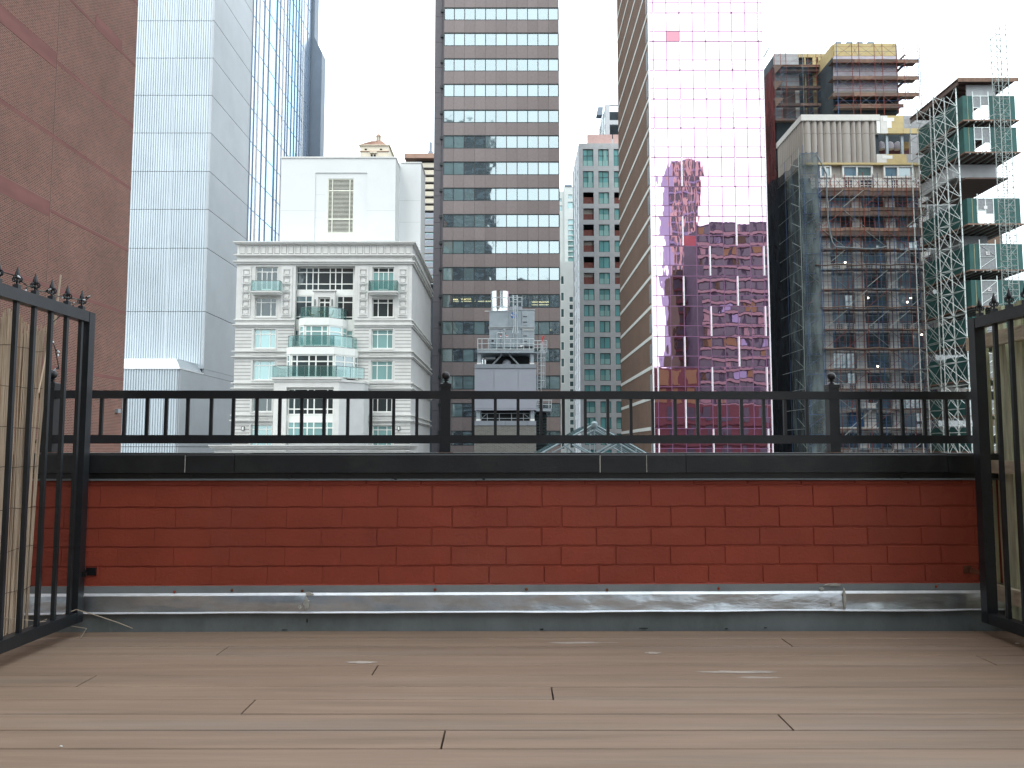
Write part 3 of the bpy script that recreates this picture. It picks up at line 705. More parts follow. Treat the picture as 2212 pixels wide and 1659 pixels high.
# side wall panels
for j in range(3,len(zr)-1):
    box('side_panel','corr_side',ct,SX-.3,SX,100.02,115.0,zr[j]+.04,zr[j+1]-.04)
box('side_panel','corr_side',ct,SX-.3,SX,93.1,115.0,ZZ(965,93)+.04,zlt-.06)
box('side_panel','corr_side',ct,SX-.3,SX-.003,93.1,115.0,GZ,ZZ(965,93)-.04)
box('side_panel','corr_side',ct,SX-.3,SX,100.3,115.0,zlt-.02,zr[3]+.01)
bays = [(115.06,118,'glass_blue_pale'),(118.4,122.9,'glass_blue_pale'),(122.95,126.9,'glass_blue'),(126.95,130.4,'glass_blue_pale'),(131.4,134,'glass_blue_pale'),(134.05,140,'glass_blue'),(140.05,143,'glass_blue_pale'),(143.7,148.4,'glass_blue_pale')]
for (a,b_,m) in bays:
    for j in range(3,len(zr)-1): box('glass_panel',m,ct,SX-.25,SX-.02,a,b_-.04,zr[j]+.05,zr[j+1]-.05)
for y, m, t in ((115.03,'mullion_navy',.10),(116.5,'mullion_navy',.12),(118.2,'white_metal',.30),(120.5,'mullion_navy',.12),(122.92,'mullion_navy',.14),(126.92,'mullion_navy',.35),(128.7,'mullion_navy',.12),(130.9,'white_metal',.35),(132.7,'mullion_navy',.15),(134.02,'mullion_navy',.12),(136.2,'mullion_navy',.12),(138.1,'mullion_navy',.12),(140.02,'mullion_navy',.4),(141.6,'mullion_navy',.12),(143.4,'white_metal',.4),(146,'mullion_navy',.14)):
    box('mullion',m,ct,SX-.2,SX+.10,y-t/2,y+t/2,zr[3],zr[-1])
for j in range(4,len(zr)-1): box('transom','mullion_navy',ct,SX-.2,SX+.02,115.1,148.4,zr[j]-.05,zr[j]+.05)
# slab behind it
sb = thing('slab_tower','plain blue grey tower slab with a notched upper edge behind the glazed tower','tower',(-36,155,GZ))
Yb = 149.0
x1n, x1w = XX(680,40,Yb), XX(693,250,Yb); zn0, zn1 = ZZ(113,Yb), ZZ(80,Yb)
mb = MB(); mb.prismY([(SX-6,GZ),(x1w,GZ),(x1w,zn0),(x1n,zn1),(x1n,110),(SX-6,110)],Yb,Yb+3); mb.build('wall','slab_blue',sb)
for v in range(-40,700,41): box('panel_joint','mullion_navy',sb,SX-2,x1n-.01,Yb-.012,Yb+.02,ZZ(v,Yb)-.03,ZZ(v,Yb)+.03)

# --- stucco penthouse block with louvre
sp_ = thing('stucco_block','plain white stucco block with a tall louvre above the limestone house','building',(-22,95,GZ))
Y = 90.0
xa, xb = XX(606,430,Y), XX(854,430,Y); zt = ZZ(342,Y)
U = lambda u,v=440: XX(u,v,Y)
hx0,hx1,hz0,hz1 = U(707),U(764),ZZ(503,Y),ZZ(385,Y)
rx0,rx1,rz1 = U(680),U(792),ZZ(373,Y)
mb = MB(); wall_holes(mb,xa,xb,GZ,zt,Y,.12,[(rx0,rx1,GZ+1,rz1)]); mb.build('wall','stucco',sp_)
mb = MB(); wall_holes(mb,rx0-.01,rx1+.01,GZ,rz1+.01,Y+.115,.35,[(hx0,hx1,hz0,hz1)]); mb.build('recessed_wall','stucco',sp_)
mb = MB(); mb.bx(xa+.01,xb-.01,Y+.47,Y+16,GZ,zt-.01); mb.build('body','stucco',sp_)
mb = MB(); mb.bx(xa,xa+.01,Y+.12,Y+16,GZ,zt); mb.bx(xb-.01,xb,Y+.12,Y+16,GZ,zt); mb.build('side_wall','stucco',sp_)
box('coping','limestone',sp_,xa-.08,xb+.08,Y-.10,Y+16,zt-.0,zt+.18)
for v in (455,505): 
    for (a,b_) in ((xa+.05,rx0-.02),(rx1+.02,xb-.05)): box('seam','stucco_seam',sp_,a,b_,Y-.006,Y+.02,ZZ(v+(0 if v<500 else 15),Y)-.018,ZZ(v+(0 if v<500 else 15),Y)+.018)
for v in (420,455,470): box('seam','stucco_seam',sp_,rx0+.05,hx0-.3,Y+.108,Y+.13,ZZ(v,Y)-.012,ZZ(v,Y)+.012)
lv = MB(); f = .10
for x in (hx0,hx0+(hx1-hx0)*.16,hx0+(hx1-hx0)*.82,hx1-f): lv.bx(x,x+f,Y+.14,Y+.34,hz0,hz1)
for q in (0,.25,.78,1): zz = hz0+(hz1-hz0-f)*q; lv.bx(hx0,hx1,Y+.17,Y+.345,zz,zz+f*1.3)
lo = lv.build('louvre_frame','louver',sp_,((hx0+hx1)/2,Y,hz0))
ns = 42; mb = MB()
for i in range(ns):
    zz = hz0+(hz1-hz0)*(i+.5)/ns; mb.add([(hx0+.03,Y+.20,zz-.045),(hx1-.03,Y+.20,zz-.045),(hx1-.03,Y+.26,zz+.03),(hx0+.03,Y+.26,zz+.03),(hx0+.03,Y+.20,zz-.035),(hx1-.03,Y+.20,zz-.035)],[(0,1,2,3),(0,1,5,4),(4,5,2,3)])
mb.build('louvre_slats','louver',lo,kind='stuff')
box('louvre_back','dark_void',sp_,hx0,hx1,Y+.40,Y+.46,hz0,hz1)
Y2 = 93.0; xc = XX(909,440,Y2); zt2 = ZZ(353,Y2)
mb = MB(); mb.bx(xb+.002,xc,Y2,Y2+4.6,GZ,zt2); mb.build('lower_wing','stucco',sp_)
box('coping','limestone',sp_,xb+.1,xc+.08,Y2-.08,Y2+4.65,zt2+.002,zt2+.16)
for v in (433,480,560): box('seam','stucco_seam',sp_,xb+.05,xc-.05,Y2-.006,Y2+.02,ZZ(v,Y2)-.018,ZZ(v,Y2)+.018)
box('wall_lamp','steel',sp_,XX(896,540,Y2),XX(900,540,Y2),Y2-.2,Y2,ZZ(545,Y2),ZZ(537,Y2))

# --- limestone house
th = thing('limestone_house','pale limestone apartment house with stacked glazed bays and banded walls','building',(-20,90,GZ))
TY = 84.0
tu = lambda z: 454.8+z*.3472
tz = lambda z, Y=TY: ZZ(424.5+z*.3472, Y)
tx = lambda z, zy=800, Y=TY: XX(tu(z), 424.5+zy*.3472, Y)
X0, X1 = -29.2, -10.62
TB = 104.0
rt = random.Random(5)
# windows: (x0,x1,z0,z1) measured on the picture, kind
wl, wr = {}, {}
holes = []
WIN = []
def addw(a, b, top, bot, cols, rows, kind):
    x0, x1, z0, z1 = tx(a,(top+bot)/2), tx(b,(top+bot)/2), tz(bot), tz(top); holes.append((x0,x1,z0,z1)); WIN.append((x0,x1,z0,z1,cols,rows,kind))
c3 = (.27,.73)
addw(280,417,437,587,c3,(.80,),'door'); addw(1007,1141,439,587,c3,(.80,),'doorb')
addw(276,409,630,747,c3,(.76,),'dark'); addw(1005,1138,632,750,c3,(.76,),'dark')
addw(269,404,824,944,c3,(.74,),'blind'); addw(1001,1135,826,946,c3,(.74,),'blind')
addw(263,399,1020,1141,c3,(.76,),'mix'); addw(998,1132,1021,1143,c3,(.76,),'blind')
addw(258,383,1216,1339,c3,(.76,),'mix2'); addw(1004,1129,1219,1341,c3,(.76,),'dark')
addw(250,380,1420,1560,c3,(.80,),'blind'); addw(1006,1128,1424,1560,c3,(.80,),'blind')
cxa, cxb = tx(527,600), tx(897,600)
zc_top = tz(432); 
holes.append((cxa,cxb,GZ+.5,zc_top))
ztop = tz(285)
mb = MB(); wall_holes(mb,X0,X1,GZ,ztop,TY,.32,holes); mb.build('wall','limestone',th)
mb = MB(); mb.bx(X0+.01,X1-.01,TY+.85,TB,GZ,ztop-.05); mb.build('body','limestone_side',th)
mb = MB(); mb.bx(X1-.01,X1,TY+.3,TB,GZ,ztop); mb.bx(X0,X0+.01,TY+.3,TB,GZ,ztop); mb.bx(X0+.02,X1-.02,TY+.32,TY+.84,GZ,GZ+.4); mb.build('side_wall','limestone_side',th)
mb = MB()
for (x0,x1,z0,z1) in holes[:-1]: mb.bx(x0-.02,x1+.02,TY+.36,TY+.42,z0-.02,z1+.02)
mb.build('window_backing','dark_void',th)
def picker(kind):
    def f(i,j):
        if kind == 'blind': return 'pane_blind'
        if kind == 'dark': return 'pane_dark'
        if kind == 'door': return 'pane_dark'
        if kind == 'doorb': return 'pane_blind' if j == 0 else 'pane_dark'
        if kind == 'mix': return 'pane_blind'
        if kind == 'mix2': return 'pane_blind' if rt.random() < .6 else 'pane_dark'
        return 'pane_mid'
    return f
for (x0,x1,z0,z1,cols,rows,kind) in WIN:
    wo = window(th,x0+.01,x1-.01,z0+.01,z1-.01,TY+.30,cols,rows,'frame_white',picker(kind),.085,.12)
    if kind.startswith('door'):
        f = MB(); xm = (x0+x1)/2
        f.bx(xm-.04,xm+.04,TY+.16,TY+.2,z0,z0+(z1-z0)*.78); f.bx(xm-.55,xm-.47,TY+.16,TY+.2,z0,z0+(z1-z0)*.78); f.bx(xm+.47,xm+.55,TY+.16,TY+.2,z0,z0+(z1-z0)*.78)
        f.bx(xm-.47,xm+.47,TY+.165,TY+.2,z0,z0+.25); f.build('balcony_door','frame_white',wo)
    # sill and surround
    if z0 > tz(600)+.0 or True:
        s = MB(); s.bx(x0-.12,x1+.12,TY-.09,TY-.002,z0-.16,z0-.015); s.bx(x0-.10,x0-.012,TY-.05,TY-.003,z0-.01,z1+.10); s.bx(x1+.012,x1+.10,TY-.05,TY-.003,z0-.01,z1+.10); s.bx(x0-.012,x1+.012,TY-.05,TY-.003,z1+.012,z1+.10)
        s.build('window_surround','limestone',th)
# cornices wrap round the right corner
def cornice(z0p, z1p, d, name='cornice'):
    z1, z0 = tz(z0p), tz(z1p); mb = MB()
    mb.bx(X0-d,X1+d,TY-d,TY-.002,z0,z1); mb.bx(X1+.002,X1+d,TY-.001,TB,z0+.003,z1-.003); mb.build(name,'limestone',th)
cornice(283,291,.38); cornice(291,300,.24); cornice(362,370,.30); cornice(370,376,.18)
cornice(403,410,.34); cornice(410,421,.2)
def cor2(z0p,z1p,d):
    z1, z0 = tz(z0p), tz(z1p); mb = MB()
    mb.bx(cxb+.02,X1+d,TY-d,TY-.002,z0,z1); mb.bx(X1+.002,X1+d,TY-.001,TB,z0+.003,z1-.003); mb.build('string_course','limestone',th); mb = MB(); mb.bx(X0-d,cxa-.02,TY-d,TY-.002,z0,z1); mb.build('string_course','limestone',th)
for a,b_,d in ((765,771,.16),(796,802,.28),(802,811,.16),(960,967,.24),(994,1000,.28),(1000,1006,.16),(1157,1164,.22),(1190,1196,.28),(1196,1202,.16),(1357,1363,.22),(1390,1396,.28),(1396,1403,.16)): cor2(a,b_,d)
for k_, v in enumerate((580,)): 
    pass
# frieze panels under the top cornice
px = [185+i*43.0 for i in range(25)]
px = [p for p in px if abs(p-(527-18)) > 14]
for p in px:
    a, b_ = tx(p,330), tx(p+29,330); z0, z1 = tz(354), tz(308); f = MB()
    f.bx(a,b_,TY-.07,TY-.003,z0,z0+.05); f.bx(a,b_,TY-.07,TY-.003,z1-.05,z1); f.bx(a,a+.05,TY-.068,TY-.004,z0+.05,z1-.05); f.bx(b_-.05,b_,TY-.068,TY-.004,z0+.05,z1-.05)
    f.build('frieze_panel','limestone',th)
    g = MB(); g.bx(a-.04,b_+.04,TY-.009,TY-.001,z0-.06,z0); g.bx(a-.04,b_+.04,TY-.009,TY-.001,z1,z1+.05); g.bx(a-.06,a,TY-.010,TY-.001,z0,z1); g.bx(b_,b_+.05,TY-.010,TY-.001,z0,z1); g.build('frieze_shade','limestone_groove_shade',th)  # dark ring painted round each panel as recess shade
f = MB(); z0, z1 = tz(401), tz(377); f.bx(X0+.3,X1-.3,TY-.06,TY-.002,z0+.04,z0+.10); f.bx(X0+.3,X1-.3,TY-.06,TY-.002,z1-.10,z1-.04); f.build('frieze_band','limestone',th)
# pilaster panels with sunk squares
for (a,b_) in ((195,250),(440,508),(918,982),(1168,1227)):
    x0, x1 = tx(a,600), tx(b_,600); z0, z1 = tz(752), tz(436); xm = (x0+x1)/2; h = (x1-x0)/2
    sq = [(xm-.36,xm+.36,tz(456+49*i+36),tz(456+49*i)) for i in range(6)]
    f = MB(); wall_holes(f,x0,x1,z0,z1,TY-.10,.095,sq); f.build('pilaster_panel','limestone',th)
    for q in sq:
        box('sunk_square','limestone',th,q[0]+.13,q[1]-.13,TY-.085,TY-.004,q[2]+.12,q[3]-.12)
        box('square_sill','limestone',th,q[0]-.04,q[1]+.04,TY-.19,TY-.101,q[2]-.07,q[2]+.02)
# rusticated grooves
gro = MB()
for base_, top_ in ((960,812),(1157,1008),(1357,1204),(1560,1405)):
    n = 7
    for i in range(1,n):
        z = tz(top_+(base_-top_)*i/n)
        zc = z
        for (a,b_) in ((X0,tx(255,900)),(tx(418,900),cxa-.03),(cxb+.03,tx(985,900)),(tx(1148,900),X1)):
            gro.bx(a+.01,b_-.01,TY-.004,TY+.004,z-.045,z+.045)
gro.build('wall_grooves','limestone_groove_shade',th,kind='stuff')
# carved panels between string courses
for (zz0,zz1) in ((971,991),(1168,1187),(1367,1387)):
    for (a,b_) in ((252,412),(985,1142)):
        x0, x1 = tx(a,980), tx(b_,980); box('carved_panel','limestone',th,x0,x1,TY-.05,TY-.002,tz(zz1)+.05,tz(zz0)-.05)
        f = MB(); n = 20
        for i in range(n): xx = x0+.1+(x1-x0-.2)*(i+.5)/n; f.bx(xx-.045,xx+.045,TY-.10,TY-.051,tz(zz1)+.10,tz(zz0)-.10)
        f.build('carved_flutes','limestone',th)
# centre recess
CY2 = TY+.55
U3 = lambda z, zy: XX(tu(z), 424.5+zy*.3472, CY2)
Z3 = lambda z: ZZ(424.5+z*.3472, CY2)
ca, cb = cxa-.02, cxb+.02
A = (U3(534,510),U3(893,510),Z3(585),Z3(440)); B1 = (U3(527,700),U3(634,700),Z3(770),Z3(615)); B2 = (U3(785,700),U3(889,700),Z3(772),Z3(618))
C1_ = (U3(524,850),U3(552,850),Z3(905),Z3(830)); C2_ = (U3(822,900),U3(886,900),Z3(962),Z3(832)); 
hs = [A,B1,B2,C1_,C2_]
mb = MB(); wall_holes(mb,ca,cb,GZ,zc_top+.1,CY2,.15,hs); mb.build('centre_wall','frame_white',th)
window(th,A[0]+.01,A[1]-.01,A[2]+.01,A[3]-.01,CY2+.14,(.175,.285,.38,.585,.68,.79),(.28,.78),'frame_white',lambda i,j:'pane_dark',.10,.12)
window(th,B1[0]+.01,B1[1]-.01,B1[2]+.01,B1[3]-.01,CY2+.14,(.62,),(.14,.74),'frame_white',lambda i,j:'pane_mid' if j==2 else 'pane_dark',.10,.12)
window(th,B2[0]+.01,B2[1]-.01,B2[2]+.01,B2[3]-.01,CY2+.14,(.38,),(.14,.74),'frame_white',lambda i,j:'pane_dark',.10,.12)
window(th,C1_[0]+.01,C1_[1]-.01,C1_[2]+.01,C1_[3]-.01,CY2+.14,(),(.4,),'frame_white',lambda i,j:'pane_mid',.08,.12)
window(th,C2_[0]+.01,C2_[1]-.01,C2_[2]+.01,C2_[3]-.01,CY2+.14,(),(.76,),'frame_white',lambda i,j:'pane_blind',.08,.12)
# door portal of the top bay
PY = TY-.55
pu = lambda z,zy,Y=PY: XX(tu(z), 424.5+zy*.3472, Y)
pz = lambda z,Y=PY: ZZ(424.5+z*.3472, Y)
xd0,xd1 = pu(641,670),pu(772,670)
mb = MB(); wall_holes(mb,xd0,xd1,pz(760),pz(590),PY,.9,[(pu(668,690),pu(744,690),pz(760)-.1,pz(626))]); mb.build('door_portal','limestone',th)
box('portal_cornice','limestone',th,xd0-.12,xd1+.12,PY-.14,PY+.5,pz(590),pz(590)+.14)
window(th,pu(668,690)+.01,pu(744,690)-.01,pz(758),pz(627),PY+.4,(.5,),(.78,),'frame_white',lambda i,j:'pane_dark',.13,.12)
for z in (650,757): box('wall_lamp','rail_metal',th,pu(z,660)-.05,pu(z,660)+.05,PY-.12,PY-.01,pz(680),pz(640))
def bay(Yf, fu0, fu1, fl, fr, zwin_b, zwin_t, zpar_t, zpar_b, cols, rows, kinds, kindf):
    """canted bay: front width fu0..fu1 (picture), facets fl/fr metres wide; windows and parapet above them"""
    a, b_ = XX(tu(fu0),424.5+zwin_t*.3472,Yf), XX(tu(fu1),424.5+zwin_t*.3472,Yf)
    zb, zt_ = ZZ(424.5+zwin_b*.3472,Yf), ZZ(424.5+zwin_t*.3472,Yf); p1, p0 = ZZ(424.5+zpar_t*.3472,Yf), ZZ(424.5+zpar_b*.3472,Yf)
    D = CY2-Yf
    loop = [(a,Yf),(b_,Yf),(b_+fr,Yf+fr*.9),(b_+fr+.25,CY2-.02),(a-fl-.25,CY2-.02),(a-fl,Yf+fl*.9)]
    out = [(a-.06,Yf-.14),(b_+.06,Yf-.14),(b_+fr+.13,Yf+fr*.9-.06),(b_+fr+.4,CY2-.015),(a-fl-.4,CY2-.015),(a-fl-.13,Yf+fl*.9-.06)]
    mb = MB(); mb.prism(out,p0,p1); mb.build('bay_parapet','frame_white',th)
    inner = [(x*.97+((a+b_)/2)*.03,y+.15) for x,y in loop[:3]]+[(loop[3][0],CY2-.03),(loop[4][0],CY2-.03)]+[(loop[5][0]*.97+((a+b_)/2)*.03,loop[5][1]+.15)]
    mb = MB(); mb.prism(inner,zb,p0-.01); mb.build('bay_room','dark_void',th)
    window(th,a,b_,zb,p0-.005,Yf+.12,cols,rows,'frame_white',kinds,.13,.14,'bay_window')
    for (p,q) in ((loop[1],loop[2]),(loop[5],loop[0]),(loop[2],loop[3])):
        d = math.hypot(q[0]-p[0],q[1]-p[1]); mx_,my = (p[0]+q[0])/2,(p[1]+q[1])/2
        w_ = window(th,mx_-d/2,mx_+d/2,zb,p0-.006,my+.06,(.5,) if d > 1.6 else (),rows,'frame_white',kindf,.13,.14,'bay_window')
        w_.rotation_euler.z = math.atan2(q[1]-p[1],q[0]-p[0])
    return a, b_, zb, p1
def glass_rail(pts, z0, h):
    for (p,q) in zip(pts,pts[1:]):
        mb = MB(); mb.tube((p[0],p[1],z0+h),(q[0],q[1],z0+h),.035,6); mb.tube((p[0],p[1],z0+.03),(q[0],q[1],z0+.03),.03,6)
        d = math.hypot(q[0]-p[0],q[1]-p[1]); n = max(1,int(d/1.5))
        for i in range(n+1): mb.tube((p[0]+(q[0]-p[0])*i/n,p[1]+(q[1]-p[1])*i/n,z0),(p[0]+(q[0]-p[0])*i/n,p[1]+(q[1]-p[1])*i/n,z0+h),.026,6)
        r = mb.build('balcony_rail','rail_metal',th,((p[0]+q[0])/2,(p[1]+q[1])/2,z0))
        g = MB(); nx, ny = (q[1]-p[1])/d*.012, -(q[0]-p[0])/d*.012
        g.add([(p[0]+s*nx,p[1]+s*ny,z) for s in (-1,1) for z in (z0+.08,z0+h-.05)]+[(q[0]+s*nx,q[1]+s*ny,z) for s in (-1,1) for z in (z0+.08,z0+h-.05)],[(0,1,3,2),(4,6,7,5),(0,4,5,1),(2,3,7,6),(0,2,6,4),(1,5,7,3)])
        g.build('rail_glass','rail_glass',r)
kb = lambda i,j:'pane_blind'
kd = lambda i,j:'pane_dark'
a, b_, zb, p1 = bay(TY-1.55,588,733,.62,1.15,930,800,755,800,(.27,.73),(.70,),kb,kb)
glass_rail([(a-.75,CY2-.1),(a-.62,TY-1.0),(a-.02,TY-1.62),(b_+.02,TY-1.62),(b_+1.15,TY-.65),(b_+1.4,CY2-.1)],p1,1.15)
a, b_, zb, p1 = bay(TY-2.6,502,768,.45,1.7,1126,980,937,982,(.14,.42,.58,.86),(.70,),lambda i,j:'pane_mid' if (i,j)==(4,1) else 'pane_dark',lambda i,j:'pane_mid')
glass_rail([(a-.6,CY2-.1),(a-.45,TY-2.1),(a+.15,TY-2.68),(b_-.0,TY-2.68),(b_+1.6,TY-1.2),(b_+1.85,CY2-.2)],p1,1.2)
# big lower portal
QY = TY-4.2
qu = lambda z,zy: XX(tu(z),424.5+zy*.3472,QY)
qz = lambda z: ZZ(424.5+z*.3472,QY)
q0, q1 = qu(392,1250), qu(800,1250); 
box('portal_cornice','limestone',th,q0-.25,q1+.25,QY-.28,CY2-.03,qz(1137),qz(1126)); 
mb = MB(); mb.prism([(q0-.08,QY-.12),(q1+.08,QY-.12),(q1+2.2,TY-2.2),(q1+2.3,CY2-.03),(q0-.12,CY2-.03)],qz(1152),qz(1138)); mb.build('portal_cornice','limestone',th)
R1 = (qu(470,1300),qu(765,1300),GZ+1,qz(1187))
mb = MB(); wall_holes(mb,q0,q1,GZ,qz(1152)-.01,QY,.5,[R1]); mb.build('portal_wall','limestone',th)
mb = MB(); mb.prism([(q1+.002,QY),(q1+2.1,TY-2.2),(q1+2.2,CY2-.04),(q0,CY2-.04),(q0,QY+.6),(q1,QY+.6)],GZ,qz(1152)-.012); mb.build('portal_side','limestone_side',th)
hz_ = [(R1[0]+.05,R1[1]-.05,qz(1358),qz(1192)),(R1[0]+.05,R1[1]-.05,qz(1500),qz(1398))]
for (x0,x1,z0,z1) in hz_: window(th,x0,x1,z0,z1,QY+.55,(.14,.43,.57,.86),(.22,.72) if z0 == hz_[0][2] else (.6,),'frame_white',(lambda i,j:'pane_dark') if z0 == hz_[0][2] else kb,.12,.14)
box('portal_spandrel','frame_white',th,R1[0],R1[1],QY+.45,QY+.58,qz(1398),qz(1358))
glass_rail([(q0-.1,CY2-.2),(q0-.1,QY-.1),(q1-.3,QY-.1),(q1+2.1,TY-2.3)],qz(1126),1.15)
# small balconies of the top side windows
for (a,b_) in ((258,430),(986,1160)):
    x0, x1 = XX(tu(a),610,TY-.8), XX(tu(b_),610,TY-.8); z0 = tz(588,TY-.8); 
    s = MB(); s.bx(x0-.12,x1+.12,TY-.92,TY-.003,z0-.16,z0-.02); s.bx(x0,x1,TY-.75,TY-.004,z0-.34,z0-.165); s.build('balcony_slab','limestone',th)
    glass_rail([(x0,TY-.05),(x0,TY-.8),(x1,TY-.8),(x1,TY-.05)],z0-.01,1.12)
for z in (203,943,1171):
    x = tx(z,1440); lm = box('wall_lamp','rail_metal',th,x-.15,x+.15,TY-.14,TY-.01,tz(1454),tz(1431)); 
    box('lamp_glass','frame_white',th,x-.09,x+.09,TY-.16,TY-.141,tz(1451),tz(1434))
# balcony furniture on the top bay
fy = TY-1.0; bz = p1
pt = ZZ(424.5+755*.3472, TY-1.55)
tb_ = thing('balcony_table','small round brown table on the topmost bay balcony','table',(XX(tu(688),680,fy),fy,pt)); x,y,z = W[tb_]
m_ = MB(); m_.lathe((x,y,z),[(.40,.70),(.40,.74)],14); m_.build('tabletop','plywood',tb_)
m_ = MB(); m_.tube((x-.25,y,z),(x+.2,y,z+.7),.025,5); m_.tube((x+.25,y,z),(x-.2,y,z+.7),.025,5); m_.build('leg','plywood',tb_)
for s_, lab in ((-1,'brown folding chair left of the table on the topmost bay balcony'),(1,'brown folding chair right of the table on the topmost bay balcony')):
    ch_ = thing('balcony_chair',lab,'chair',(x+s_*.95,y,z),'chairs on the topmost bay balcony'); cx_ = x+s_*.95
    m_ = MB(); m_.bx(cx_-.22,cx_+.22,y-.22,y+.22,z+.40,z+.44); m_.build('seat','plywood',ch_)
    m_ = MB(); m_.add([(cx_+s_*.20,y-.22,z+.44),(cx_+s_*.20,y+.22,z+.44),(cx_+s_*.34,y+.22,z+.95),(cx_+s_*.34,y-.22,z+.95),(cx_+s_*.23,y-.22,z+.44),(cx_+s_*.23,y+.22,z+.44),(cx_+s_*.37,y+.22,z+.95),(cx_+s_*.37,y-.22,z+.95)],[(0,1,2,3),(4,5,6,7),(0,1,5,4),(1,2,6,5),(2,3,7,6),(3,0,4,7)]); m_.build('backrest','plywood',ch_)
    for dx in (-.2,.2):
        m_ = MB(); m_.tube((cx_+dx,y-.2,z),(cx_-dx*.8,y-.2,z+.42),.02,5); m_.tube((cx_+dx,y+.2,z),(cx_-dx*.8,y+.2,z+.42),.02,5); m_.build('leg','plywood',ch_)
# podium in front of the house
pd = thing('limestone_podium','low limestone podium with moulded cornice at the foot of the limestone house','building',(-20,72,GZ))
YP = 72.0
a, b_ = XX(463,975,YP), XX(878,975,YP)
box('wall','limestone',pd,a,b_,YP,YP+6,GZ,ZZ(975,YP))
for v0, v1, d in ((961,963.5,.42),(963.5,967,.32),(967,970,.2),(970,973,.08)): box('cornice','limestone',pd,a-d,b_+d,YP-d,YP+6,ZZ(v1,YP)+.002,ZZ(v0,YP))
# ================================================================== CITY, centre
# --- brown granite office tower
ot = thing('office_tower','brown granite office tower with bands of wide windows in the middle of the view','tower',(-2,125,GZ))
OY = 115.0
ou = lambda z: 909.6+z*.3108
zbot = [42.3,97.9,152.6,207.9,263.9,319.5,376.7,432.6,490.1,547.3,605.1,663.5,721.9,781,840,900,961]
ztp  = [17.1,71.5,127.1,182.1,238.1,293.1,350,406.5,463.4,520.2,578,636.5,694.6,753.9,812.4,872,931.7]
rows_z = [(ZZ(a,OY),ZZ(b_,OY)) for a,b_ in zip(zbot,ztp)]
fl = rows_z[0][0]-rows_z[1][0]
for _ in range(3): rows_z.insert(0,(rows_z[0][0]+fl,rows_z[0][1]+fl))
for _ in range(3): rows_z.append((rows_z[-1][0]-fl,rows_z[-1][1]-fl))
cxs = [XX(ou(z),93,OY) for z in (160,230,302,375,448,521,594,667,740,812,885,955)]
topz = rows_z[0][1]+2; xw0, xw1 = cxs[0], cxs[-1]
box('core','office_inside',ot,xw0-.2,xw1-.1,OY+6,OY+24,GZ,topz)
box('back_wall','granite_dark',ot,XX(936,500,OY+.8),xw1,OY+24.01,OY+30,GZ,topz)
sidew = XX(936,500,OY+.8)
rsp = random.Random(9)
# side strip of darker granite, set back
j = 0; zz = GZ
for j, (zb, zt2_) in enumerate(rows_z):
    znext = rows_z[j+1][0] if j+1 < len(rows_z) else zb-fl
    # left strip: two panels a floor
    xm = XX(951,500,OY)
    box('strip_panel','granite_dark',ot,sidew+.01,xm-.02,OY+.8,OY+1.1,znext+.02+.9,zb-.02+.9)
    box('strip_panel','granite_dark',ot,xm+.02,xw0-.06,OY+.8,OY+1.1,znext+.02+.9,zb-.02+.9)
    box('strip_vent','frame_dark',ot,XX(948,500,OY),xw0-.08,OY+.55,OY+.8,zt2_-.28,zt2_+.12)
box('strip_backing','frame_dark',ot,sidew,xw0-.02,OY+1.1,OY+24,GZ,topz)
box('right_return','granite',ot,xw1-.02,xw1+.06,OY+.02,OY+24,GZ,topz)
box('left_return','granite_dark',ot,xw0-.06,xw0-.003,OY+.02,OY+1.1,GZ,topz)
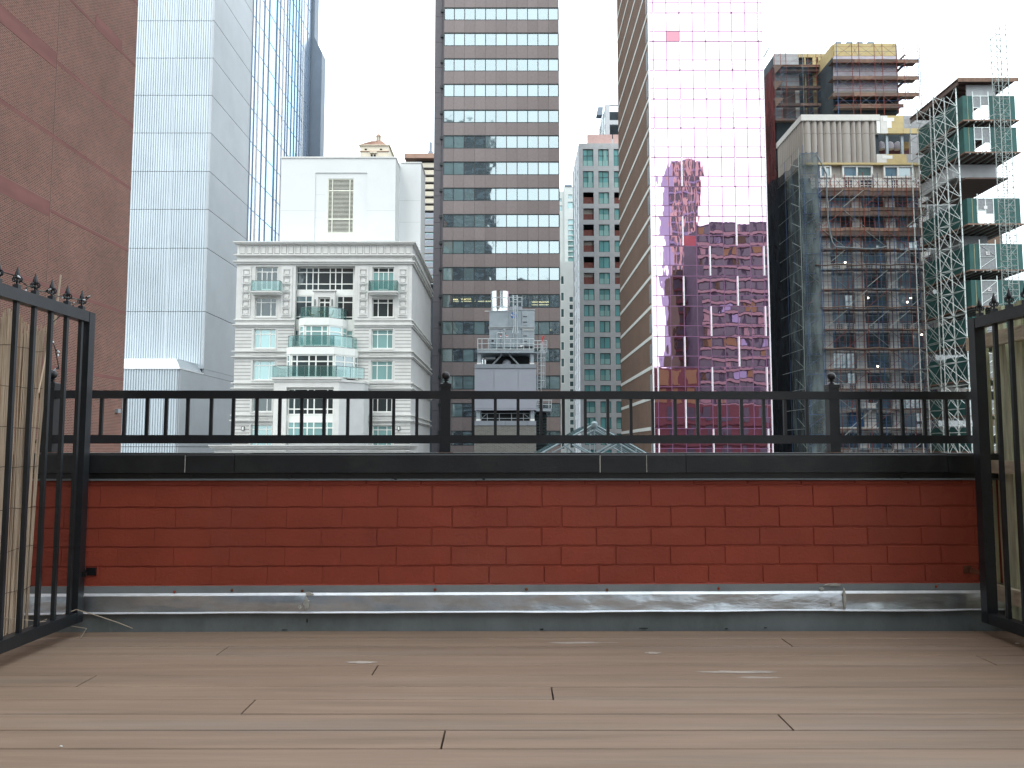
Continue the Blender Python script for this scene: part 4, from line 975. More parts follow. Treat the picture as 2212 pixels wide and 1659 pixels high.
for j, (zb, zt_) in enumerate(rows_z):
    znext_t = rows_z[j+1][1] if j+1 < len(rows_z) else zb-2
    for i in range(11):
        a, b_ = cxs[i], cxs[i+1]
        box('spandrel_panel','granite',ot,a+.012,b_-.012,OY,OY+.25,znext_t+.10,zb-.10)
    fr = MB(); fr.bx(xw0,xw1,OY+.03,OY+.22,zb-.09,zb+.03); fr.bx(xw0,xw1,OY+.03,OY+.22,zt_-.03,zt_+.09)
    for i in range(12): x = cxs[i]; w2 = .06 if 0 < i < 11 else .09; fr.bx(x-w2,x+w2,OY+.05,OY+.20,zb+.03,zt_-.03)
    fo = fr.build('window_band','frame_dark',ot,((xw0+xw1)/2,OY,zb))
    row = j-3
    for i in range(11):
        a, b_ = cxs[i], cxs[i+1]; h = zt_-zb
        m = 'off_clear' if rsp.random() < (.35 if row > 2 else .7) else 'off_mid'
        if row == 11: m = 'off_clear'
        p_ = box('pane',m,fo,a+.05,b_-.05,OY+.12,OY+.14,zb+.03,zt_-.03)
        p_.rotation_euler = (rsp.uniform(-.002,.002),0,rsp.uniform(-.002,.002))
        bl_ = rsp.random()
        if row == 11: bl_ = 1 if i in (1,2,3,7,8) else .5
        if m == 'off_clear' and bl_ < .72:
            k = rsp.choice((.25,.5,.55,1,1)); box('blind','blind',fo,a+.07,b_-.07,OY+.28,OY+.30,zt_-h*k,zt_-.02)
    for xq in (2.75,3.12,7.75,8.12):
        i = int(xq); a = cxs[i]+(cxs[i+1]-cxs[i])*(xq-i); box('interior_column','office_column',fo,a,a+.33,OY+.55,OY+.75,zb,zt_)
    box('floor_slab','office_inside',ot,xw0+.1,xw1-.1,OY+.35,OY+6,znext_t+.25,zb-.2)
    if row == 11:
        for (px_,py_,w_) in ((222,522,22),(227,535,20),(312,520,24),(316,536,22),(405,536,24),(470,536,20),(788,540,26),(792,560,24),(855,540,24),(852,560,26),(520,538,18)):
            u = 909.6+px_*.3108; v = 485.1+py_*.3108; q = XX(u,v,OY+4); z = ZZ(v,OY+4); box('ceiling_light','ceiling_lamp',fo,q-.75,q+.75,OY+3.6,OY+4.2,z,z+.07)
    if row == 12:
        for (px_,py_,w_) in ((822,735,60),(795,690,20)):
            u = 909.6+px_*.3108; v = 485.1+py_*.3108; q = XX(u,v,OY+4); z = ZZ(v,OY+4); box('ceiling_light','ceiling_lamp',fo,q-w_*.03,q+w_*.03,OY+3.6,OY+4.2,z,z+.07)
box('roof','roof_tar',ot,xw0,xw1,OY,OY+24,topz,topz+.3)

# --- plant tower with cooling unit
CYp = 66.0
cu = lambda x: 1000.6+x*.23757
def cX(x, y=1000, Y=CYp): return XX(cu(x), 606.4+y*.23757, Y)
def cZ(y, Y=CYp): return ZZ(606.4+y*.23757, Y)
pt_ = thing('plant_tower','grey brick roof bulkhead with metal panel screen and steel legs under the cooling unit','bulkhead',(cX(385),CYp+3,GZ))
D_ = 5.5
box('brick_base','brick_grey',pt_,cX(101),cX(663),CYp,CYp+D_,GZ,cZ(1316))
for a,b_ in ((101,387),(387,580),(580,663)): box('trim_panel','panel_trim',pt_,cX(a)+.01,cX(b_)-.01,CYp-.05,CYp+D_,cZ(1316)+.003,cZ(1274))
box('gap_void','dark_void',pt_,cX(160),cX(608),CYp+1.0,CYp+D_-.3,cZ(1274),cZ(1178))
for a in (120,612):
    mb = MB(); mb.bx(cX(a),cX(a+34),CYp+.1,CYp+.7,cZ(1268)+.1,cZ(1179)); o = mb.build('leg','steel',pt_,(cX(a),CYp,cZ(1268)),smooth=False)
    box('leg_foot','frame_white',pt_,cX(a-2),cX(a+36),CYp+.05,CYp+.75,cZ(1274),cZ(1256))
mb = MB(); yy = CYp+.5
for y_ in (1204,1250): mb.tube((cX(162),yy,cZ(y_)),(cX(605),yy,cZ(y_)),.03)
for x_ in (162,218,328,440,548,605): mb.tube((cX(x_),yy,cZ(1270)),(cX(x_),yy,cZ(1200)),.03)
mb.tube((cX(165),yy,cZ(1250)),(cX(218),yy,cZ(1204)),.03); mb.tube((cX(548),yy,cZ(1204)),(cX(603),yy,cZ(1250)),.03)
mb.build('guard_rail','pipe_galv',pt_)
for (a,b_) in ((103,280),(280,499),(499,665)):
    box('screen_panel','panel_grey',pt_,cX(a)+.012,cX(b_)-.012,CYp-.08,CYp+.02,cZ(1163),cZ(798))
    box('screen_lip','panel_grey',pt_,cX(a)+.02,cX(b_)-.02,CYp-.11,CYp+.02,cZ(1178),cZ(1166))
box('screen_body','panel_grey',pt_,cX(104),cX(664),CYp+.03,CYp+D_,cZ(1176),cZ(798))
for (a,b_) in ((103,325),(325,470),(470,665)): box('trim_panel','panel_trim',pt_,cX(a)+.008,cX(b_)-.008,CYp-.14,CYp+D_,cZ(797)+.003,cZ(760))
for a in (127,612):
    box('leg','steel',pt_,cX(a),cX(a+32),CYp+.1,CYp+.65,cZ(745),cZ(634)); box('leg_foot','frame_white',pt_,cX(a-3),cX(a+35),CYp+.05,CYp+.7,cZ(760),cZ(746))
box('under_void','dark_void',pt_,cX(166),cX(606),CYp+2.2,CYp+D_,cZ(758),cZ(662))
for (a,b_) in (((265,757),(352,662)),((505,757),(418,664))):
    mb = MB(); mb.tube((cX(a[0]),CYp+.6,cZ(a[1])),(cX(b_[0]),CYp+.6,cZ(b_[1])),.075); mb.build('brace','pipe_galv',pt_)
mb = MB(); r = .20; mb.path([(cX(186),CYp+1,cZ(757)),(cX(186),CYp+1,cZ(705)),(cX(192),CYp+1,cZ(696)),(cX(203),CYp+1,cZ(691)),(cX(290),CYp+1,cZ(690))],r,12); mb.build('pipe_elbow','stainless',pt_,smooth=True)
mb = MB(); mb.lathe((cX(395),CYp+.9,cZ(757)),[(.36,0),(.36,.18),(.30,.34),(.15,.44),(.02,.48)],12); mb.build('vent_dome','panel_grey',pt_,smooth=True)
# platform with rail
PZ = cZ(634)
for q,(y0,y1,h) in enumerate(((634,640,0),(640,658,1))):
    box('platform_beam','steel' if q else 'pipe_galv',pt_,cX(128),cX(646),CYp-.2,CYp+D_,cZ(y1),cZ(y0)-.002)
mb = MB(); 
for y_ in (531,575): mb.tube((cX(130),CYp-.18,cZ(y_)),(cX(645),CYp-.18,cZ(y_)),.035)
mb.tube((cX(130),CYp-.18,cZ(626)),(cX(645),CYp-.18,cZ(626)),.05)
mb.build('platform_rail','pipe_galv',pt_)
for x_ in (132,170,228,305,377,430,492,550,602,643):
    mb = MB(); mb.tube((cX(x_),CYp-.18,cZ(634)),(cX(x_),CYp-.18,cZ(531)),.032); mb.build('rail_post','pipe_galv',pt_)
# right hand platform and ladder
box('side_platform','steel',pt_,cX(650),cX(760),CYp+.4,CYp+4,cZ(655),cZ(640))
mb = MB()
for y_ in (540,575,605): mb.path([(cX(648),CYp+.4,cZ(y_)),(cX(765),CYp+.4,cZ(y_)),(cX(742),CYp+4,cZ(y_))],.03)
for x_ in (680,722,764): mb.tube((cX(x_),CYp+.4,cZ(645)),(cX(x_),CYp+.4,cZ(540)),.03)
for i in range(3): mb.tube((cX(764-8*i),CYp+.4+1.1*i,cZ(640)),(cX(700),CYp+2,cZ(760)),.04)
mb.build('side_rail','pipe_galv',pt_)
def ladder(parent, x0,x1,y_top,y_bot,Y,m='pipe_galv',r=.035,step=.3):
    l = MB(); l.tube((x0,Y,y_bot),(x0,Y,y_top),r); l.tube((x1,Y,y_bot),(x1,Y,y_top),r); o = l.build('ladder',m,parent,((x0+x1)/2,Y,y_bot))
    z = y_bot+.2; rr = MB()
    while z < y_top: rr.tube((x0,Y,z),(x1,Y,z),r*.6,5); z += step
    rr.build('rungs',m,o,kind='stuff'); return o
ladder(pt_,cX(678),cX(708),cZ(560),cZ(990),CYp+.2)
mb = MB(); 
for x_ in (715,728,742): mb.tube((cX(x_),CYp-.4,cZ(560)),(cX(x_),CYp-.4,cZ(975)),.022)
for y_ in range(640,980,68): mb.path([(cX(678),CYp+.2,cZ(y_)),(cX(700),CYp-.5,cZ(y_)),(cX(742),CYp-.4,cZ(y_))],.022)
mb.build('ladder_cage','pipe_galv',pt_)
box('lower_platform','steel',pt_,cX(663)+.01,cX(803),CYp+.3,CYp+3,cZ(1185),cZ(1160))
mb = MB()
for y_ in (1085,1122): mb.tube((cX(665),CYp+.3,cZ(y_)),(cX(803),CYp+.3,cZ(y_)),.035)
for x_ in (670,722,780,803): mb.tube((cX(x_),CYp+.3,cZ(1160)),(cX(x_),CYp+.3,cZ(1040)),.035)
mb.build('lower_rail','pipe_galv',pt_)
ladder(pt_,cX(683),cX(712),cZ(990),cZ(1160),CYp+.5)
for i in range(14): box('duct_louvre','frame_dark',pt_,cX(664)+.02,cX(762),CYp+.9,CYp+1.5,cZ(1200+i*27+20),cZ(1200+i*27)-.02,rot=(.3,0,0))
box('duct','dark_void',pt_,cX(664)+.01,cX(765),CYp+1.4,CYp+4.5,GZ,cZ(1195))
mb = MB(); mb.tube((cX(731),CYp-.1,cZ(600)),(cX(725),CYp-.1,cZ(530)),.05); mb.tube((cX(725),CYp-.1,cZ(530)),(cX(733),CYp-.1,cZ(503)),.08); mb.build('red_pole','red_tag',pt_)
# the cooling unit
ct_ = thing('cooling_unit','grey sheet metal cooling tower with stainless fan stack and blue round badge','cooling unit',(cX(440),CYp+2.4,PZ))
YF = CYp+.9
for (a,b_,t_,bt) in ((232,413,262,405),(415,530,250,405),(532,655,250,405),(232,335,425,590),(337,530,425,590),(532,652,425,585)):
    box('casing_panel','steel',ct_,cX(a)+.012,cX(b_)-.012,YF,YF+.1,cZ(bt),cZ(t_))
box('casing_body','steel',ct_,cX(234),cX(652),YF+.101,YF+3.6,cZ(590),cZ(262))
for a_ in ((228,402,656,412),(228,418,656,424),(225,256,416,264),(414,243,658,251)): box('casing_flange','pipe_galv',ct_,cX(a_[0]),cX(a_[2]),YF-.05,YF+.05,cZ(a_[3]),cZ(a_[1]))
box('flange_bar','frame_white',ct_,cX(190),cX(225),YF-.03,YF+.05,cZ(262),cZ(257))
box('flange_bar','frame_white',ct_,cX(540),cX(650),YF-.09,YF-.055,cZ(436),cZ(431))
for a_ in ((544,282,586,393),(544,460,586,570)):
    f = MB(); x0,x1,z0,z1 = cX(a_[0]),cX(a_[2]),cZ(a_[3]),cZ(a_[1]); f.bx(x0,x1,YF-.035,YF-.002,z0,z1); d_ = f.build('access_door','steel',ct_,((x0+x1)/2,YF,z0))
    for t in (.26,.72): box('handle','frame_dark',d_,(x0+x1)/2-.16,(x0+x1)/2+.16,YF-.07,YF-.036,z0+(z1-z0)*t,z0+(z1-z0)*t+.05)
    e_ = MB(); e_.bx(x0-.03,x0,YF-.04,YF-.001,z0-.03,z1+.03); e_.bx(x1,x1+.03,YF-.04,YF-.001,z0-.03,z1+.03); e_.build('door_frame','pipe_galv',d_)
fc = (cX(328),YF+1.7,cZ(254)); R_ = abs(cX(412)-cX(245))/2
mb = MB(); mb.lathe(fc,[(R_*1.02,0),(R_*1.02,.10),(R_,.12),(R_*.985,.55),(R_*1.0,1.1),(R_*1.02,1.85),(R_*1.03,1.9)],40); mb.build('fan_stack','stainless',ct_,smooth=True)
for z in (.45,1.25):
    mb = MB(); mb.lathe((fc[0],fc[1],fc[2]+z),[(R_*1.0,0),(R_*1.025,.02),(R_*1.025,.08),(R_*1.0,.10)],40); mb.build('stack_hoop','pipe_galv',ct_,smooth=True)
# badge
bx_, bz_ = cX(460), cZ(297); rb = abs(cX(491)-cX(430))/2
def disc(name, m, parent, x, y, z, r, t, n=28):
    q = MB(); vs = [(x+r*math.cos(2*math.pi*i/n), y-s*t, z+r*math.sin(2*math.pi*i/n)) for s in (0,1) for i in range(n)]
    q.add(vs,[(i,(i+1)%n,n+(i+1)%n,n+i) for i in range(n)]+[tuple(range(n,2*n)),tuple(range(n))[::-1]]); return q.build(name,m,parent,(x,y,z))
bd = disc('badge','decal_blue',ct_,bx_,YF-.002,bz_,rb,.02)
def text(body, size, m, parent, x, y, z, name='lettering'):
    c = bpy.data.curves.new(name,'FONT'); c.body = body; c.size = size; c.align_x = 'CENTER'; c.align_y = 'CENTER'; c.extrude = .004; c.offset = size*.02
    t_ = bpy.data.objects.new(name,c); me = bpy.data.meshes.new_from_object(t_); bpy.data.objects.remove(t_); me.materials.clear(); me.materials.append(M[m])
    o = bpy.data.objects.new(name,me); link(o,parent,(x,y,z)); o.rotation_euler = (math.pi/2,0,0); return o
text('BAC', rb*.95, 'decal_white', bd, bx_, YF-.028, bz_)
text('FX', rb*.5, 'decal_white', ct_, cX(452), YF-.012, cZ(340))
for a_,m in (((333,478,347,500),'decal_white'),((334,480,346,486),'red_tag'),((385,480,408,500),'decal_white'),((388,482,406,488),'red_tag'),((518,572,545,590),'decal_white')):
    box('notice',m,ct_,cX(a_[0]),cX(a_[2]),YF-.012 if m=='decal_white' else YF-.018,YF-.004 if m=='decal_white' else YF-.0125,cZ(a_[3]),cZ(a_[1]))
mb = MB(); mb.path([(cX(305),YF-.1,cZ(600)),(cX(305),YF-.1,cZ(462)),(cX(360),YF-.1,cZ(462)),(cX(360),YF-.1,cZ(600))],.04); mb.path([(cX(372),YF-.1,cZ(600)),(cX(372),YF-.1,cZ(432)),(cX(380),YF-.1,cZ(425))],.05); mb.path([(cX(372+14*math.cos(t)),YF-.14,cZ(445+14*math.sin(t))) for t in [i*math.pi/5 for i in range(11)]],.025)
mb.build('pipework','pipe_galv',ct_)
box('control_box','steel',ct_,cX(248),cX(286),YF-.4,YF-.1,cZ(560),cZ(520)); box('control_window','dark_void',ct_,cX(254),cX(276),YF-.41,YF-.402,cZ(548),cZ(530))
box('pump','dark_void',ct_,cX(540),cX(632),YF-.3,YF-.05,cZ(612),cZ(587))
box('fan_deck','panel_grey',ct_,cX(418),cX(540),YF+.1,YF+1.4,cZ(249)+.005,cZ(216))
mb = MB()
for y_ in (130,172): mb.path([(cX(418),YF+.1,cZ(y_)),(cX(538),YF+.1,cZ(y_)),(cX(534),YF+1.4,cZ(y_))],.03)
for x_ in (419,455,497,537): mb.tube((cX(x_),YF+.1,cZ(216)),(cX(x_),YF+.1,cZ(126)),.03)
mb.build('deck_rail','pipe_galv',ct_)
mb = MB(); mb.tube((cX(452),YF-.35,cZ(118)),(cX(458),YF-.35,cZ(405)),.035); mb.tube((cX(492),YF-.35,cZ(118)),(cX(492),YF-.35,cZ(405)),.035)
mb.tube((cX(473),YF-.75,cZ(220)),(cX(474),YF-.75,cZ(470)),.045); mb.path([(cX(458),YF-.35,cZ(400)),(cX(448),YF-.5,cZ(470)),(cX(500),YF-.5,cZ(470)),(cX(492),YF-.35,cZ(400))],.03)
for y_ in (165,225,285,345,405): mb.path([(cX(454),YF-.35,cZ(y_)),(cX(460),YF-.7,cZ(y_+4)),(cX(488),YF-.7,cZ(y_+4)),(cX(492),YF-.35,cZ(y_))],.022)
mb.build('ladder_cage','pipe_galv',ct_)
ladder(ct_,cX(460),cX(490),cZ(120),cZ(600),YF-.2)

# --- grey concrete apartment tower
gt = thing('concrete_apartments','grey concrete grid apartment tower with teal windows and some open netted bays','tower',(25,158,GZ))
AY = 150.0
au = lambda z: 1182.5+z*.201
av = lambda z: 212.2+z*.201
colsx = [XX(au(387)+33.6*i,500,AY) for i in range(4)]; cw = XX(au(500),500,AY)-colsx[0]
ax0 = XX(au(343),400,AY); ax1 = ax0+22
rowsv = [(av(546),av(728),'tall'),(av(782),av(960),'tall')]
for k in range(18): v0 = av(1010)+34.75*k; rowsv.append((v0,v0+24.8,'n'))
rowsz = [(ZZ(b_,AY),ZZ(a,AY),t) for a,b_,t in rowsv]
atop = ZZ(av(485),AY)
hs = []
rg = random.Random(21); open_bays = {(0,2),(0,3),(0,4),(0,5),(0,6),(0,7),(2,2),(2,4),(2,7),(2,6)}
for (z0,z1,t) in rowsz:
    for i in range(6):
        x = colsx[0]+i*(colsx[1]-colsx[0]); hs.append((x,x+cw,z0,z1))
mb = MB(); wall_holes(mb,ax0,ax1,GZ,atop,AY,.35,hs); mb.build('wall','concrete',gt)
mb = MB(); mb.bx(ax0+.02,ax0+.03,AY+.35,AY+16,GZ,atop); mb.bx(ax1-.3,ax1,AY+.35,AY+16,GZ,atop); mb.bx(ax0+.03,ax1-.3,AY+.35,AY+16,atop-.3,atop); mb.bx(ax0+.031,ax1-.3,AY+3,AY+3.3,GZ,atop-.3); mb.build('body','interior_dark',gt)
for r_,(z0,z1,t) in enumerate(rowsz):
    for i in range(4):
        x = colsx[0]+i*(colsx[1]-colsx[0])
        if (i,r_) in open_bays:
            box('bay_net','orange_net',gt,x+.02,x+cw-.02,AY+.5,AY+.53,z0+.02,z0+(z1-z0)*rg.uniform(.5,.65)) 
            if r_ % 2: box('bay_board','precast',gt,x+.05,x+cw-.05,AY+.62,AY+.7,z0+.02,z1-.02)
        else:
            fo = window(gt,x+.01,x+cw-.01,z0+.01,z1-.01,AY+.33,(.42 if t=='tall' else .45,),(.62,) if t=='tall' else (),'frame_dark',lambda a,b_: 'teal',.09,.12)
            if rg.random() < .75:
                hh = .33 if t == 'tall' else .5
                box('sill_pane','teal_pale',fo,x+.1,x+cw-.1,AY+.235,AY+.262,z0+.1,z0+(z1-z0)*hh)
            if rg.random() < .6: box('curtain','teal_pale',fo,x+cw*.55,x+cw*(.75+.15*rg.random()),AY+.22,AY+.234,z0+.1,z1-.1)
    box('slab_joint','stucco_seam',gt,ax0,ax1,AY-.006,AY+.01,z1+.22,z1+.26); box('slab_joint','stucco_seam',gt,ax0,ax1,AY-.006,AY+.01,z0-.26,z0-.22)
# left flank
hs2 = []; mb = MB(); zs_ = sorted({z for r in rowsz for z in r[:2]})
flank = MB()
ys_ = [AY+.35,AY+2,AY+4.4,AY+6.4,AY+8.8,AY+10.8,AY+14]
for (z0,z1) in [(rowsz[i+1][1],rowsz[i][0]) for i in range(len(rowsz)-1)]+[(rowsz[0][1],atop),(GZ,rowsz[-1][0])]: flank.bx(ax0-.0,ax0+.018,AY+.36,AY+14,z0,z1)
for k in (0,2,4): flank.bx(ax0-.05,ax0-.001,ys_[k],ys_[k+1],GZ,atop)
flank.bx(ax0-.05,ax0-.001,AY+13.2,AY+14,GZ,atop)
flank.build('flank_wall','concrete_side',gt)
for (z0,z1,t) in rowsz:
    for k in (1,3,5): box('flank_window','pane_mid',gt,ax0-.03,ax0-.004,ys_[k],min(ys_[k+1],AY+13.2)-.8,z0,z1)
for i in range(3): box('parapet_net','red_netting',gt,ax0+1.6+5*i,ax0+6.4+5*i,AY+.4,AY+.46,atop+.01,atop+1.9)
# upper set-back frame
Yu = 158.0; ux0 = XX(1315,280,Yu)
mb = MB(); u0 = XX(1317,260,Yu); wall_holes(mb,XX(1308,260,Yu),u0+14,atop,ZZ(226,Yu),Yu,.5,[(u0,u0+8,ZZ(259.5,Yu),ZZ(228,Yu)),(u0,u0+8,ZZ(300,Yu),ZZ(269,Yu))]); mb.build('upper_frame','concrete_side',gt)
box('upper_core','interior_dark',gt,XX(1308,260,Yu)+.05,u0+13.9,Yu+3,Yu+12,atop,ZZ(228,Yu))
mb = MB(); xq = XX(1308,260,Yu)
for z0,z1 in ((atop,ZZ(300,Yu)),(ZZ(269,Yu),ZZ(259.5,Yu)),(ZZ(228,Yu),ZZ(226,Yu))): mb.bx(xq-.03,xq,Yu+.02,Yu+9,z0,z1)
for yy in (Yu+.02,Yu+3.6,Yu+6.6,Yu+8.6): mb.bx(xq-.06,xq-.031,yy,yy+.5,atop,ZZ(226,Yu))
mb.build('upper_side','concrete_side',gt)
box('upper_glass','pane_mid',gt,xq+.001,xq+.03,Yu+.52,Yu+8.9,atop,ZZ(230,Yu))
mb = MB(); ya = Yu+8; mb.add([(XX(1289,240,ya),ya,ZZ(248,ya)),(XX(1301,240,ya),ya,ZZ(248,ya)),(XX(1303,240,ya),ya,ZZ(231,ya)),(XX(1292,240,ya),ya,ZZ(231,ya)),(XX(1289,240,ya),ya+2,ZZ(248,ya)),(XX(1301,240,ya),ya+2,ZZ(248,ya)),(XX(1303,240,ya),ya+2,ZZ(231,ya)),(XX(1292,240,ya),ya+2,ZZ(231,ya))],[(0,1,2,3),(4,5,6,7),(0,1,5,4),(1,2,6,5),(2,3,7,6),(3,0,4,7)]); mb.build('canopy','slab_blue',gt)
# lower terrace podium of this tower
for (a,b_,c,d) in ((1238+.6*0,1345,893.5,906),): pass
zpod = ZZ(901,144)
px0 = XX(1238,900,144)

# --- pale tower behind, between office tower and apartments
pl = thing('pale_tower','pale stone tower with a ladder of white framed windows in the narrow gap','tower',(23,200,GZ))
VY = 192.0
px0, px1 = XX(1196,700,VY), XX(1243,700,VY)
hs = []; rng = []
for k in range(24):
    v0 = 610+ (k)*17.2*1.0 if False else 640+k*16.6
    rng.append((ZZ(v0+13.2,VY),ZZ(v0,VY)))
xwin = (XX(1229,700,VY),XX(1239.5,700,VY)); xwin2 = (XX(1211,700,VY),XX(1219.5,700,VY))
for (z0,z1) in rng: hs += [(xwin[0],xwin[1],z0,z1)]
rng2 = [(ZZ(v+21,VY),ZZ(v,VY)) for v in (577,)]
r2 = [(ZZ(595+i*35.6+20,VY),ZZ(595+i*35.6,VY)) for i in range(12)]
for (z0,z1) in r2: hs += [(xwin2[0],xwin2[1],z0,z1)]
zsh = ZZ(565,VY)
mb = MB(); wall_holes(mb,px0,px1,GZ,zsh,VY,.25,[h for h in hs if h[3] < zsh]); mb.build('wall','pale_stone',pl)
box('body','pale_stone',pl,px0,px1,VY+.4,VY+10,GZ,zsh)
for h in hs:
    if h[3] < zsh: window(pl,h[0]+.01,h[1]-.01,h[2]+.01,h[3]-.01,VY+.22,(),(),'frame_white',lambda a,b_:'pane_mid',.16,.2)
VY2 = 205.0
mb = MB()
zt_a = ZZ(403,VY2)
hs = [(XX(1228,500,VY2),XX(1237,500,VY2),ZZ(429,VY2),ZZ(420,VY2)),(XX(1227,500,VY2),XX(1238,500,VY2),ZZ(450,VY2),ZZ(436,VY2)),(XX(1210,500,VY2),XX(1214,500,VY2),ZZ(434,VY2),ZZ(427,VY2)),(XX(1210,500,VY2),XX(1215,500,VY2),ZZ(454,VY2),ZZ(442,VY2))]
hs += [(XX(1227,500,VY2),XX(1239,500,VY2),ZZ(474+i*11.6+9.4,VY2),ZZ(474+i*11.6,VY2)) for i in range(8)]
wall_holes(mb,XX(1219,500,VY2),XX(1248,500,VY2),zsh-6,zt_a,VY2,.4,hs); wall_holes(mb,XX(1190,500,VY2),XX(1219,500,VY2)-.02,zsh-6,ZZ(412,VY2),VY2+.7,.4,hs); mb.build('upper_wall','pale_stone',pl)
for h in hs: box('window','pane_blind',pl,h[0]+.05,h[1]-.05,VY2+.3 if h[0] > XX(1219,500,VY2) else VY2+1.0,VY2+.35 if h[0] > XX(1219,500,VY2) else VY2+1.05,h[2]+.05,h[3]-.05)
box('roof_cap','slab_blue',pl,XX(1220,500,VY2),XX(1236,500,VY2),VY2-.2,VY2+6,zt_a+.001,zt_a+.5)
box('upper_body','pale_stone',pl,XX(1190,500,VY2)+.1,XX(1248,500,VY2)-.1,VY2+1.2,VY2+8,zsh-6,ZZ(413,VY2))
box('low_wall','concrete',gt,XX(1212,940,143),XX(1351,940,143),143,150-.4,GZ,ZZ(893,143)) if False else None

# --- cream tower with lantern, far behind the stucco block
cr = thing('lantern_tower','small cream tower with red tiled hipped roof and round lantern above the stucco block','tower',(-42,262,GZ))
KY = 255.0
kx = lambda u,v=310: XX(u,v,KY)
kz = lambda v: ZZ(v,KY)
# crop 967x1659: u=758+z*.2195 v=242.6+z*.2194
ku = lambda z: 758+z*.2195
kv = lambda z: 242.6+z*.2194
a, b_ = kx(ku(92)), kx(ku(372))
hs = [(kx(ku(135)),kx(ku(160)),kz(kv(374)),kz(kv(357))),(kx(ku(285)),kx(ku(308)),kz(kv(374)),kz(kv(357))),(kx(ku(196)),kx(ku(216)),kz(kv(440)),kz(kv(412))),(kx(ku(226)),kx(ku(246)),kz(kv(440)),kz(kv(412)))]
mb = MB(); wall_holes(mb,a,b_,GZ,kz(kv(330)),KY,.5,hs); mb.build('wall','cream',cr)
box('body','interior_dark',cr,a+.05,b_-.05,KY+.55,KY+15,GZ,kz(kv(332)))
box('side_wall','cream',cr,b_-.04,b_,KY+.5,KY+15,GZ,kz(kv(330)))
box('cornice','cream',cr,a-.4,b_+.5,KY-.5,KY+15.5,kz(kv(331))+.02,kz(kv(324)))
box('string_course','terracotta',cr,a-.5,b_+.3,KY-.3,KY-.003,kz(kv(388)),kz(kv(383)))
box('pediment','cream',cr,kx(ku(190)),kx(ku(258)),KY-.6,KY-.003,kz(kv(405)),kz(kv(392)))
zc0, zc1 = kz(kv(324)), kz(kv(274)); x_a, x_b = kx(ku(198)), kx(ku(305)); 
mb = MB(); mb.add([(a-.3,KY-.4,zc0),(b_-.6,KY-.4,zc0),(b_-.6,KY+15,zc0),(a-.3,KY+15,zc0),(x_a,KY+.9,zc1),(x_b,KY+.9,zc1),(x_b,KY+9,zc1),(x_a,KY+9,zc1)],[(0,1,5,4),(1,2,6,5),(2,3,7,6),(3,0,4,7),(4,5,6,7)]); mb.build('roof','terracotta',cr)
mb = MB()
for i in range(15):
    t = (i+.5)/15; mb.tube((a-.3+(b_-.3-a)*t,KY-.45,zc0+.05),(x_a+(x_b-x_a)*t,KY+.85,zc1+.05),.06,4)
mb.build('roof_ribs','terracotta',cr,kind='stuff')
xm = kx(ku(258)); zl0 = zc1; r = abs(kx(ku(284))-kx(ku(233)))/2
LY = KY+2.6
mb = MB(); mb.lathe((xm,LY,zl0-.3),[(r*1.5,0),(r*1.5,.5),(r,.6),(r,1.0)],12); mb.build('lantern_base','terracotta',cr)
mb = MB()
for i in range(8): t = 2*math.pi*i/8+.2; mb.tube((xm+r*.85*math.cos(t),LY+r*.85*math.sin(t),zl0+.7),(xm+r*.85*math.cos(t),LY+r*.85*math.sin(t),zl0+2.1),.12,5)
mb.build('lantern_columns','cream',cr,kind='stuff')
mb = MB(); mb.lathe((xm,LY,zl0+.7),[(r*.55,0),(r*.55,1.4)],8); mb.build('lantern_core','slab_blue',cr)
mb = MB(); mb.lathe((xm,LY,zl0+2.1),[(r*1.05,0),(r*1.05,.15),(r*.9,.45),(r*.5,.8),(r*.15,1.0),(.03,1.2)],12); mb.build('lantern_dome','terracotta',cr,smooth=True)
for xq in (a-.1,b_-.1):
    mb = MB(); mb.tube((xq,KY,zc0),(xq,KY,zc0+1.2),.12,5,.02); mb.build('pinnacle','cream',cr)
# --- balconied apartments in the slit left of the office tower
sl_ = thing('balcony_tower','cream balconied tower glimpsed in the slit beside the dark granite strip','tower',(-24,225,GZ))
BY = 215.0
s0, s1 = XX(874,400,BY), XX(962,400,BY)
box('body','interior_dark',sl_,s0+2.5,s1,BY+1.5,BY+14,GZ,ZZ(344,BY))
box('roof_slab','terracotta',sl_,s0,s1,BY-1,BY+14,ZZ(344,BY),ZZ(334,BY))
for k in range(17):
    v = 352+k*15.4
    box('balcony_front','cream' if k < 7 else 'panel_grey',sl_,s0+4.2,s1,BY,BY+.25,ZZ(v+9,BY),ZZ(v,BY)); box('floor_slab','precast',sl_,s0+4,s1,BY-.1,BY+1.5,ZZ(v+10.6,BY),ZZ(v+9,BY)+.002)
    if k >= 7: box('window','pane_blind' if k % 2 else 'pane_mid',sl_,s0+4.2,s1,BY+.4,BY+.45,ZZ(v+15,BY),ZZ(v+10.8,BY))
mb = MB(); mb.lathe((XX(927,320,BY),BY+4,ZZ(334,BY)),[(.3,0),(.3,1.5),(.7,1.6),(.7,2.3),(.4,2.4),(.4,5)],8); mb.build('roof_tank','slab_blue',sl_)

